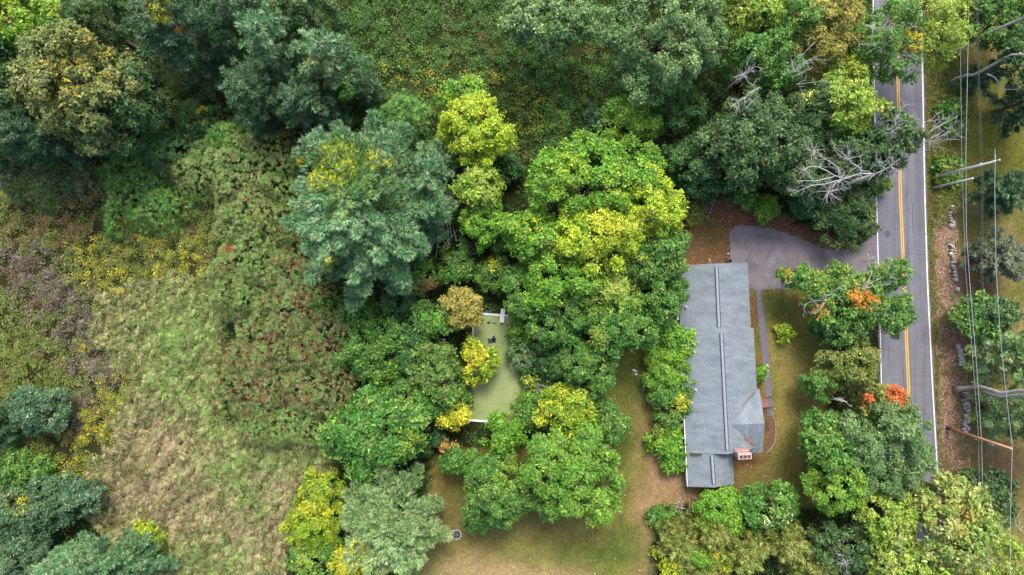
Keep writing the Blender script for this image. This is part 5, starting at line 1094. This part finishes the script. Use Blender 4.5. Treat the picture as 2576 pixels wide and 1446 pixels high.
dead_tree((2380, 208), 13, 'fan of thin grey dead twigs left of the bright lime maple', [
    (E4([(240, 490), (320, 400), (415, 300)], (14, 16)), .05), (E4([(250, 500), (350, 440), (470, 390)], (14, 15.6)), .05), (E4([(260, 510), (380, 430), (470, 430)], 14.8), .04), (E4([(275, 550), (330, 520), (400, 490)], 14.6), .04), (E4([(280, 610), (350, 600), (440, 590)], 14.6), .04)], [((2385, 215, 14.2), 5, 1.4)], seed=9, r0=.06)
dead_tree((2640, 70), 10, 'bare grey twigs inside the airy tree over the top of the road', [
    (E4([(700, 255), (740, 320), (830, 325)], (12.5, 13.5)), .05), (E4([(790, 185), (850, 200), (890, 225)], 13), .05), (E4([(890, 90), (960, 150), (1050, 110)], 13), .04), (E4([(800, 110), (880, 120)], 13), .03), (E4([(1000, 160), (970, 240)], 13), .03), (E4([(780, 390), (850, 350)], 12.5), .03)], [((2640, 82, 13), 5, 1.0), ((2618, 85, 13.2), 4, .9)], seed=10, r0=.06)
F8 = lambda pts, z: A(pts, z, (2272, 560), 2.41)
dead_tree((2584, 868), 8, 'bare white limbs standing out of the orange sprayed maple', [
    (F8([(752, 745), (800, 680), (830, 620), (810, 550), (806, 480)], (9.4, 11)), .08), (F8([(752, 745), (830, 690), (920, 650)], (9.4, 10.6)), .06), (F8([(752, 740), (850, 715), (960, 705)], 10), .05),
    (F8([(620, 830), (560, 780), (480, 780)], 10), .04), (F8([(510, 815), (440, 825), (370, 835), (335, 870)], 9.6), .05), (F8([(500, 820), (450, 890), (410, 920)], 9.6), .04), (F8([(480, 800), (590, 735), (640, 700)], 10), .04)], seed=11, r0=.06)
dead_tree((2540, 1205), 7, 'short pale dead twig between the olive gold tree and the scarlet maple', [(A([(560, 168), (630, 185), (670, 225)], 9, (2272, 1125), 2.41), .05), (A([(630, 185), (600, 165)], 9, (2272, 1125), 2.41), .04)], seed=12, r0=.06)
dead_tree((2990, 1612), 8, 'grey bare branches under the wires at the lower right', [(A([(1780, 1230), (1700, 1180), (1640, 1100)], (8, 9.5), (2272, 1125), 2.41), .08), (A([(1740, 1200), (1760, 1140), (1770, 1080)], 9, (2272, 1125), 2.41), .05), (A([(1520, 1350), (1580, 1300), (1650, 1290)], 12, (2272, 1125), 2.41), .06), (A([(1620, 1410), (1670, 1350), (1720, 1320)], 12, (2272, 1125), 2.41), .06)], [((2985, 1600, 8.5), 6, 1.5), ((3060, 1590, 8), 6, 1.6)], seed=13, r0=.06)
dead_tree((2536, 1665), 6, 'white dead twigs at the bottom edge right of the junipers', [(A([(650, 1440), (640, 1360), (610, 1300), (560, 1290)], 9.5, (2272, 1125), 2.41), .05), (A([(640, 1370), (690, 1350)], 9.5, (2272, 1125), 2.41), .04), (A([(620, 1330), (600, 1400)], 9.5, (2272, 1125), 2.41), .04)], [((2535, 1690, 9.4), 5, .8)], seed=14, r0=.06)
# brush heaps
def brush(x, y, sx_, sy_, n, label, hgt=1.0, seed=1, L=2.0):
    r_ = np.random.default_rng(seed); b_ = PS(x, y, 0); m = MB(); 
    for k in range(n):
        c = r_.normal(0, 1, 3) * [sx_, sy_, 0] + [0, 0, r_.uniform(.1, hgt)]; a_ = r_.normal(1.3, .7); d = np.array([math.cos(a_), math.sin(a_), r_.normal(0, .15)]); l = L * r_.uniform(.4, 1)
        m.tube([c - d * l / 2, c + [0, 0, .08], c + d * l / 2], [.045, .035, .015], 4)
    o = m.build('brush_pile', M_DEAD); o.location = tuple(b_); tag(o, label, 'brush pile')
brush(2062, 1540, 1.3, 1.0, 46, 'heap of pale dead sticks at the lawn edge above the junipers', 1.3, 2)
brush(1326, 705, .9, 1.3, 40, 'tangle of brown dead branches right of the great pine', 3.0, 3, 2.4)
brush(1412, 738, .8, .5, 14, 'few grey sticks in the dark gap left of the maple group', 2.0, 4, 1.6)

# ------------------------------------------------------------------ ground vegetation
def scatter(n, box, mask=None):
    x = rng.uniform(box[0], box[2], n); y = rng.uniform(box[1], box[3], n)
    if mask is not None:
        k = mask(x, y); x, y = x[k], y[k]
    return x, y
def lumpy(n, box, mask, per=6, sig=4.6):
    px, py = rng.uniform(box[0], box[2], n // per), rng.uniform(box[1], box[3], n // per); ph = rng.uniform(.35, 1.25, n // per)
    i = rng.integers(0, n // per, n); ox, oy = rng.normal(0, sig, n), rng.normal(0, sig, n); x, y = px[i] + ox, py[i] + oy
    hgt = ph[i] * np.exp(-(ox ** 2 + oy ** 2) / (2 * (sig * 1.15) ** 2)) * 1.25 + .08; k = mask(x, y)
    return x[k], y[k], hgt[k], i[k]
def warp(x, y, s=34, a=40):
    return x + (fbm(x / s, y / s, 71) - .5) * 2 * a, y + (fbm(x / s, y / s, 83) - .5) * 2 * a
def gz(x, y):
    return inpoly(x, y, Z_MEADOW) | inpoly(x, y, Z_WEEDS)
def ground_z(x, y):
    return np.clip(np.where(gz(x, y), (fbm(x / 30, y / 30, 55) - .3) * .5, 0), 0, 1)
def weighted(x, y, fields, grp=None):
    """fields: list of weight arrays; returns index of a random choice"""
    w = np.stack(fields, 1); w = w / w.sum(1, keepdims=True); cw = np.cumsum(w, 1); u = rng.random(len(x))
    if grp is not None: g = rng.random(grp.max() + 1)[grp]; u = np.where(rng.random(len(x)) < .75, g, u)
    u = u[:, None]
    return np.minimum((u > cw).sum(1), w.shape[1] - 1)
def clumps(name, label, cat, x, y, hgt, cols, k=6, L=.32, ratio=.5, spread=.16, mat=None, up=.25):
    z = ground_z(x, y); n = len(x)
    c = P(x[0], y[0])[None] if False else np.stack([(x - 1288) * H / FD, -(y - 723) * H / FD, z], 1)
    c = np.repeat(c, k, 0) + rng.normal(0, 1, (n * k, 3)) * [spread, spread, .05]; hh = np.repeat(hgt, k) * rng.uniform(.35, 1.0, n * k); c[:, 2] += hh
    nn = norm(rng.normal(0, .5, (n * k, 3)) + [0, 0, 1]); tt = rng.normal(0, 1, (n * k, 3)); tt[:, 2] += up; tt = norm(tt - nn * np.sum(tt * nn, 1, keepdims=True))
    l = L * rng.uniform(.6, 1.3, n * k); cl = np.repeat(cols, k, 0) * rng.uniform(.75, 1.25, (n * k, 1))
    return tag(link(name, leaves(name, c, tt, nn, l, l * ratio, cl), mat or M_HERB), label, cat, kind='stuff')
def pick(x, idx, table, var=.16):
    c = np.array([lin(t) * KL for t in table])[idx]
    return c * (1 + var * rng.normal(0, 1, (len(x), 1))).clip(.5, 1.6)
# --- meadow grass: tussocks combed by the wind
x, y = scatter(84000, (180, 600, 880, 1520), lambda a, b: inpoly(*warp(a, b), Z_MEADOW))
n1 = fbm(x / 22, y / 22, 201); n2 = fbm(x / 60, y / 60, 207); n3 = fbm(x / 9, y / 9, 209)
green = blob(x, y, [(455, 850, 80, 120), (500, 790, 60, 80), (430, 960, 60, 60), (480, 990, 60, 70), (620, 1180, 80, 50), (700, 1160, 110, 40), (560, 1390, 120, 50), (640, 1250, 40, 60), (530, 1050, 50, 60)]) * (.05 + 1.3 * n1)
pink = blob(x, y, [(420, 1120, 110, 110), (380, 1220, 140, 90), (700, 1210, 80, 60), (620, 1340, 130, 70), (460, 1280, 130, 80), (330, 1150, 60, 60), (720, 1330, 60, 120)]) * (.5 + .8 * n2)
straw = .40 + .3 * n3; dk = .10 + .25 * (n1 < .42); tan = .2 + blob(x, y, [(400, 1130, 50, 30), (690, 1400, 50, 60), (300, 1290, 60, 60)]) * .5
ix = weighted(x, y, [green ** 1.5 * 1.8 + .10, pink ** 1.4 * 1.05, straw, dk, tan * n1])
col = pick(x, ix, [(140, 176, 90), (180, 154, 128), (168, 172, 108), (104, 118, 70), (206, 182, 146)], .26)
ang = (fbm(x / 34, y / 34, 231, 2) - .5) * 9 + (fbm(x / 11, y / 11, 237, 2) - .5) * 6
lumps = (fbm(x / 13, y / 13, 241, 3) - .3).clip(0, 1) * 1.5
k = 7; n = len(x); ang = np.repeat(ang + rng.normal(0, .4, n), k) + rng.normal(0, .5, n * k); bl = rng.uniform(.22, .6, n * k)
su, sv = x * .9 + y * .42, -x * .42 + y * .9; stk = fbm(su / 7 + fbm(x / 40, y / 40, 255) * 6, sv / 34, 251, 3); col = col * (.55 + .9 * stk)[:, None]; lumps = lumps + (stk - .4) * .9
d = norm(np.stack([np.cos(ang), np.sin(ang), rng.uniform(.15, 1.1, n * k)], 1))
base = np.repeat(np.stack([(x - 1288) * H / FD, -(y - 723) * H / FD, ground_z(x, y) + lumps * 1.0], 1), k, 0) + rng.normal(0, .11, (n * k, 3)) * [1, 1, .3]
c = base + d * (bl * .45)[:, None] + [0, 0, .05]
nn = norm(rng.normal(0, .45, (n * k, 3)) + [0, 0, 1]); nn = norm(nn - d * np.sum(nn * d, 1, keepdims=True))
tag(link('meadow_grass', leaves('meadow_grass', c, d, nn, bl, .065, np.repeat(col, k, 0) * rng.uniform(.7, 1.3, (n * k, 1)), .1), M_HERB), 'tall uncut tan and green grass combed by the wind in the left meadow', 'grass', kind='stuff')
# --- herb layer of the weedy strip, one object per plant
def weedmask(a, b): return (inpoly(*warp(a, b), Z_WEEDS) | (inpoly(*warp(a, b), Z_MEADOW) & (rng.random(len(a)) < .10)))
x, y, lh, li = lumpy(48000, (-130, 420, 760, 1480), weedmask, 14, 7.0)
n1 = fbm(x / 26, y / 26, 301); n2 = fbm(x / 10, y / 10, 307)
gold = blob(x, y, [(445, 650, 95, 60), (480, 690, 60, 50), (250, 640, 70, 50), (210, 690, 50, 50), (275, 700, 50, 40), (400, 620, 60, 40), (275, 1000, 45, 60), (250, 1080, 70, 60), (230, 1120, 60, 40), (180, 1180, 60, 40), (290, 960, 40, 40), (550, 795, 30, 20), (548, 880, 22, 16), (300, 1260, 40, 40), (340, 1320, 50, 40), (430, 1420, 40, 20), (560, 730, 26, 40), (240, 880, 26, 40)]) * (.15 + 2.6 * (n2 - .42).clip(0, 1))
grey = blob(x, y, [(90, 690, 80, 50), (50, 650, 70, 30), (140, 740, 80, 46), (190, 815, 70, 46), (250, 870, 36, 60), (225, 920, 50, 36), (282, 900, 28, 70), (230, 990, 40, 40), (190, 1050, 40, 30)]) * (.45 + n1)
gr = .22 + .7 * n1 * blob(x, y, [(40, 880, 120, 110), (100, 960, 120, 60), (120, 865, 60, 40), (300, 560, 150, 60), (60, 520, 100, 60), (360, 740, 80, 40), (10, 780, 50, 60), (420, 650, 140, 80), (240, 660, 100, 60), (270, 1050, 60, 100)])
brn = .05 + .5 * blob(x, y, [(300, 560, 80, 40), (120, 560, 140, 50), (250, 520, 80, 40), (60, 620, 60, 60)]) * n2
ix = weighted(x, y, [gold ** 1.6 * 1.0, grey ** 1.5 * 1.3, gr, brn], li)
hh = np.array([.75, .8, .6, .5])[ix] * lh * (.5 + 1.6 * (n2 - .3).clip(0, 1)) * 1.5
for j, (nm, lb, ct, tab) in enumerate([('goldenrod', 'yellow goldenrod flowering in drifts across the weedy strip', 'flowers', [(208, 192, 50), (160, 166, 54), (190, 184, 60)]), ('seeding_weeds', 'grey brown weeds gone to seed at the left of the meadow', 'weeds', [(128, 118, 100), (108, 102, 84), (146, 134, 116)]), ('green_weeds', 'low green weeds carpeting the left edge', 'weeds', [(128, 142, 62), (106, 126, 56), (146, 154, 78)]), ('brown_weeds', 'rusty brown dying weeds above the meadow', 'weeds', [(142, 106, 78), (120, 84, 64), (152, 130, 84)])]):
    m_ = ix == j
    clumps(nm, lb, ct, x[m_], y[m_], hh[m_], pick(x[m_], rng.integers(0, 3, m_.sum()), tab, .26), 9, .22, .5, .22)
# --- vines and undergrowth below the trees and over the clearing
def under(a, b):
    wa, wb = warp(a, b, 24, 14)
    bad = inpoly(wa, wb, Z_LAWN) | inpoly(wa, wb, Z_YARD) | gz(wa, wb) | inpoly(a, b, Z_POOL) | inpoly(a, b, Z_DRIVE) | inpoly(a, b, Z_HOUSE) | (a > np.interp(b, [p[1] for p in ROAD_L], [p[0] for p in ROAD_L]) - 8)
    return ~bad
x, y, lh, li = lumpy(125000, (-110, -90, 2240, 1530), under, 12, 8.0)
n1 = fbm(x / 30, y / 30, 401); n2 = fbm(x / 11, y / 11, 407); n3 = fbm(x / 60, y / 60, 411)
clear = blob(x, y, [(1150, 150, 260, 200), (1380, 250, 160, 120), (1250, 60, 200, 100), (1480, 200, 120, 100), (1100, 230, 150, 90)])
gold = blob(x, y, [(1120, 225, 80, 40), (1230, 215, 80, 40), (1330, 290, 50, 50), (1000, 200, 60, 30), (1280, 340, 40, 60), (1050, 180, 60, 30), (1190, 250, 60, 30)]) * (.2 + 1.3 * n2) * .9
brown = .01 + .55 * blob(x, y, [(1135, 165, 50, 30), (1480, 140, 60, 40), (1500, 100, 40, 50), (1290, 380, 40, 60), (1180, 100, 60, 50), (1700, 540, 60, 40), (1220, 690, 60, 30), (1500, 230, 50, 30), (980, 110, 50, 40)]) * n1
brightg = .05 + .8 * blob(x, y, [(1085, 130, 40, 36), (1040, 150, 50, 40), (1400, 280, 60, 40)]) * n2
ix = weighted(x, y, [.62 + .4 * n1, .35 + .4 * n3, gold, brown * .8, brightg], li)
keep = (clear > .2) | (rng.random(len(x)) < .28); x, y, ix, n2, n1, lh = x[keep], y[keep], ix[keep], n2[keep], n1[keep], lh[keep]
hh = (.15 + 4.2 * (n2 - .35).clip(0, 1) + 2.2 * (n1 - .4)).clip(.0, 2.0) * .3 + lh * .55 + .12
for j, (nm, lb, ct, tab) in enumerate([('undergrowth', 'dark green tangle of weeds and vines in the clearing and under the trees', 'undergrowth', [(72, 110, 48), (56, 94, 44), (94, 130, 56)]), ('vines', 'mid green vines creeping over the clearing', 'vines', [(88, 130, 54), (70, 114, 50), (112, 148, 64)]), ('goldenrod', 'dull golden goldenrod in the middle of the upper clearing', 'flowers', [(168, 164, 50), (142, 150, 50), (184, 174, 60)]), ('brown_weeds', 'brown dying weeds scattered through the upper clearing', 'weeds', [(130, 104, 66), (112, 92, 58), (146, 120, 72)]), ('bright_weeds', 'fresh green leafy weeds in the upper clearing', 'weeds', [(112, 160, 60), (96, 146, 56), (126, 170, 72)])]):
    m_ = ix == j
    clumps(nm, lb, ct, x[m_], y[m_], hh[m_], pick(x[m_], rng.integers(0, 3, m_.sum()), tab), 7, .23, .55, .22)
# --- lawn blades
def lawnm(a, b):
    wa, wb = warp(a, b, 18, 8)
    return (inpoly(wa, wb, Z_LAWN) | inpoly(wa, wb, Z_YARD) | ((a > np.interp(b, [p[1] for p in ROAD_R], [p[0] for p in ROAD_R]) + 6) & ~inpoly(wa, wb, Z_LITTER))) & ~inpoly(a, b, Z_DRIVE) & ~inpoly(a, b, Z_HOUSE) & ~inpoly(a, b, [(1900, 725), (1916, 725), (1950, 1050), (1950, 1130), (1925, 1140)])
x, y = scatter(260000, (1030, -60, 2640, 1500), lawnm)
gc = ground_colour(x, y); dens_ = np.clip((gc[:, 1] / (gc[:, 0] + 1e-6) - .58) * 2.6, .12, 1); k_ = rng.random(len(x)) < dens_; x, y, gc = x[k_], y[k_], gc[k_]
an = rng.uniform(0, 6.28, len(x)); d = norm(np.stack([np.cos(an), np.sin(an), rng.uniform(.2, 1.0, len(x))], 1)); bl = rng.uniform(.10, .24, len(x))
c = np.stack([(x - 1288) * H / FD, -(y - 723) * H / FD, np.zeros(len(x))], 1) + d * (bl * .5)[:, None]
nn = norm(rng.normal(0, .4, (len(x), 3)) + [0, 0, 1]); nn = norm(nn - d * np.sum(nn * d, 1, keepdims=True))
tag(link('lawn_grass', leaves('lawn_grass', c, d, nn, bl, .07, gc * rng.uniform(.5, 1.9, (len(x), 1)) * [1.0, 1.08, .9]), M_HERB), 'patchy dry lawn grass around the house and east of the road', 'grass', kind='stuff')
# --- fallen leaves
def litter(name, label, n, box, mask, cols, size=.16, z=.03):
    x, y = scatter(n, box, mask); n = len(x)
    c = np.stack([(x - 1288) * H / FD, -(y - 723) * H / FD, np.full(n, z) + rng.uniform(0, .06, n)], 1)
    nn = norm(rng.normal(0, .28, (n, 3)) + [0, 0, 1]); t_ = rng.normal(0, 1, (n, 3)); t_ = norm(t_ - nn * np.sum(t_ * nn, 1, keepdims=True)); l = size * rng.uniform(.5, 1.4, n)
    cl = np.array([lin(q) * .55 for q in cols])[rng.integers(0, len(cols), n)] * rng.uniform(.6, 1.3, (n, 1))
    tag(link(name, leaves(name, c, t_, nn, l, l * .6, cl), M_HERB), label, 'leaf litter', kind='stuff')
litter('fallen_leaves', 'pinkish brown fallen leaves carpeting the verge beside the stone wall', 26000, (2345, 520, 2450, 1370), lambda a, b: inpoly(*warp(a, b, 16, 10), Z_LITTER), [(232, 190, 170), (208, 160, 138), (240, 210, 186), (186, 138, 116), (214, 188, 124)], .24)
litter('fallen_leaves', 'brown fallen leaves scattered over the yard north of the house', 4200, (1640, 480, 2200, 720), lambda a, b: inpoly(*warp(a, b, 16, 8), Z_YARD) & ~inpoly(a, b, Z_DRIVE), [(176, 128, 102), (140, 96, 76), (216, 180, 150)], .16)
litter('fallen_leaves', 'few pale leaves dotted over the lawns', 1300, (1040, 640, 2120, 1450), lambda a, b: inpoly(a, b, Z_LAWN) & ~inpoly(a, b, Z_HOUSE) & ~inpoly(a, b, Z_DRIVE), [(226, 206, 160), (200, 160, 120), (236, 226, 190)], .18)
litter('fallen_leaves', 'reddish leaf mulch along the front wall of the house', 2200, (1880, 725, 1935, 1160), lambda a, b: blob(a, b, [(1892, 780, 10, 60), (1908, 960, 8, 90), (1924, 1090, 10, 60), (1905, 1150, 30, 14)]) > .3, [(176, 112, 90), (150, 92, 76), (196, 140, 116)], .14)
litter('fallen_leaves', 'dark leaf litter and soil along the curved driveway edge', 2600, (1840, 540, 2210, 640), lambda a, b: ~inpoly(a, b, Z_DRIVE) & (b > np.interp(a, [1836, 1905, 1960, 2020, 2062, 2140, 2180], [555, 556, 568, 586, 606, 612, 596])), [(120, 90, 70), (96, 72, 58), (156, 116, 90)], .15)
# --- verge weeds along the road
x, y = scatter(9000, (2325, -60, 2450, 1500), lambda a, b: inpoly(*warp(a, b, 16, 10), Z_VERGEWEED) | (inpoly(*warp(a, b, 16, 10), Z_LITTER) & (fbm(a / 14, b / 14, 501) > .6)) | ((np.abs(a - np.interp(b, [p[1] for p in ROAD_R], [p[0] for p in ROAD_R]) - 13) < 6) & (fbm(a / 10, b / 22, 505) > .42)) | ((b < 170) & (a > 2328) & (a < 2420)))
near = np.abs(x - np.interp(y, [p[1] for p in ROAD_R], [p[0] for p in ROAD_R]) - 13) < 7
clumps('verge_weeds', 'green weeds growing along the verge of the road', 'weeds', x, y, np.where(near, .16, rng.uniform(.3, .8, len(x))), pick(x, rng.integers(0, 4, len(x)), [(112, 138, 58), (92, 122, 50), (134, 142, 66), (150, 126, 72)]), 6, .24, .4, .16)

litter('floating_leaves', 'small dead leaves and specks floating on the duckweed of the pool', 420, (1180, 785, 1335, 1065), lambda a, b: inpoly(a, b, [(1200, 795), (1326, 805), (1307, 1058), (1180, 1048)]) & ((fbm(a / 14, b / 14, 601) > .5) | (b > 1020) | (rng.random(len(a)) < .2)), [(120, 110, 70), (96, 100, 66), (190, 180, 120), (90, 84, 64)], .13, .07)
